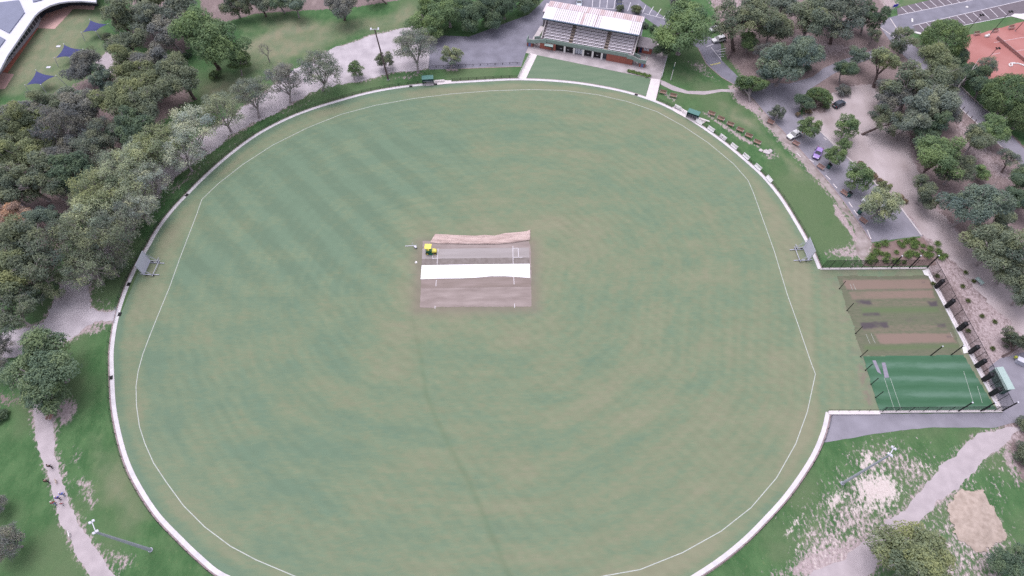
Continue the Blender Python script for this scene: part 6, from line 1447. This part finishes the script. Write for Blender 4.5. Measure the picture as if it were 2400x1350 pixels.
for k, (cs, lb) in enumerate([([(211.5, 47.6), (250.6, 57.2), (224.8, 72.9), (193.7, 75.5)], 'navy shade sail nearest the top edge on the school lawn'), ([(150.7, 105.2), (192, 116.4), (163, 133.3), (131, 135.6)], 'middle navy shade sail on the school lawn'), ([(85, 166.7), (128.8, 178.2), (96, 197.6), (62.6, 199)], 'lowest navy shade sail on the school lawn')]):
    t = thing('shade_sail', lb, 'shade sail', (0, 0, 0), 0, 'shade sails on the school lawn'); zs = [3.4, 3.5, 2.6, 2.7]
    C4 = [G(x, y, z) for (x, y), z in zip(cs, zs)]; cen = sum(C4, Vector()) / 4; base = Vector((cen.x, cen.y, 0)); t.location = base; C4 = [c - base for c in C4]; n = 12; v, f = [], []
    for j in range(n + 1):
        for i in range(n + 1):
            a, b = i / n, j / n; p = C4[0].lerp(C4[1], a).lerp(C4[3].lerp(C4[2], a), b); ctr = sum(C4, Vector()) / 4
            pull = .20 * (4 * a * (1 - a) * (2 * b - 1) ** 4 + 4 * b * (1 - b) * (2 * a - 1) ** 4) * .9
            v.append(tuple(p.lerp(ctr, pull)))
    for j in range(n):
        for i in range(n): q = j * (n + 1) + i; f.append((q, q + n + 1, q + n + 2, q + 1))
    me = bpy.data.meshes.new('cloth'); me.from_pydata(v, [], f); me.materials.append(M['sail']); me.update(); so = link('cloth', me, t); sm = so.modifiers.new('t', 'SOLIDIFY'); sm.thickness = .03
    for i, c in enumerate(C4):
        out = Vector((c.x, c.y, 0)).normalized(); top = c + out * .35 + Vector((0, 0, .1)); foot = Vector((c.x, c.y, 0)) + out * (.9 if i != 1 else 1.2)
        po = MB().tube(foot, top, .08, .07, 8).build('post', M['galv'], t); MB().tube(top, top + Vector((0, 0, .1)), .12, n=8).build('post_cap', M['alu'], po); MB().tube(c, top, .025, n=4).build('cable', M['galv'], po)
for q, lb in [((137, 109), 'white cover plate in the school lawn beside the middle shade sail'), ((114, 158), 'small pale plate in the school lawn above the lowest shade sail')]:
    m_ = MB().box((0, 0, .05), (1.2, .8, .1)); m_.box((0, 0, .12), (.35, .3, .05)); o = bevel(m_.build('cover_plate', M['alu']), .02); o.location = G(*q); o.rotation_euler = (0, 0, .05); tag(o, lb, 'cover plate')
# car park signs and small litter seen from the air
t = thing('blue_sign', 'bright blue flat sign on posts at the upper car park corner', 'sign', G(2092, 26), .3); MB().box((0, 0, 1.9), (1.9, .08, .9)).build('panel', mat('bright_blue', (.06, .05, .42)), t)
for x in (-.8, .8): MB().tube((x, 0, 0), (x, 0, 2.3), .05).build('post', M['galv'], t)
o = MB().box((0, 0, .06), (.5, 2.0, .12)); o.box((0, 0, .13), (.3, 1.8, .04)); o = bevel(o.build('traffic_island', M['white_wall']), .03); o.location = G(2138, 48); o.rotation_euler = (0, 0, -.35); tag(o, 'white block on the asphalt at the car park entrance', 'traffic island')
o = MB().tube((0, 0, 0), (0, 0, .2), .45, .38, 14).tube((0, 0, .2), (0, 0, .26), .38, .2, 14).build('manhole_riser', M['white_wall']); o.location = G(2266, 17); tag(o, 'round white manhole riser on the upper car park asphalt', 'manhole')
o = MB().box((0, 0, .1), (1.9, .9, .2)); o.box((0, 0, .22), (1.7, .7, .05)); o = bevel(o.build('kerb_block', M['white_wall']), .03); o.location = G(2150, 78); o.rotation_euler = (0, 0, -.5); tag(o, 'white kerb block at the lower left corner of the parking bays', 'kerb block')
sheet('concrete_path', [(2368, 38), (2378, 32), (2440, 34), (2440, 50), (2400, 46)], M['path_white'], .04)
m_ = MB(); m_.path([G(1704, 141), G(1712, 128) + Vector((0, 0, .4)), G(1722, 108) + Vector((0, 0, .9))], [.22, .18, .12], 6); m_.path([G(1712, 128) + Vector((0, 0, .4)), G(1711, 115) + Vector((0, 0, 1.2))], [.14, .06], 5); tag(m_.build('fallen_trunk', M['pole_wood']), 'grey fallen trunk lying at the foot of the forked gum', 'log')
m_ = MB(); m_.path([G(2225, 240), G(2232, 222) + Vector((0, 0, 3.5)), G(2246, 206) + Vector((0, 0, 6)), G(2254, 192) + Vector((0, 0, 8))], [.22, .17, .12, .05], 6); m_.path([G(2232, 222) + Vector((0, 0, 3.5)), G(2224, 208) + Vector((0, 0, 6))], [.10, .03], 5); m_.path([G(2246, 206) + Vector((0, 0, 6)), G(2262, 200) + Vector((0, 0, 7.5))], [.08, .02], 5); tag(m_.build('dead_snag', mat('bleached_wood', (.36, .32, .31), var=.15)), 'tall bleached dead branch standing over the narrow road', 'dead tree')
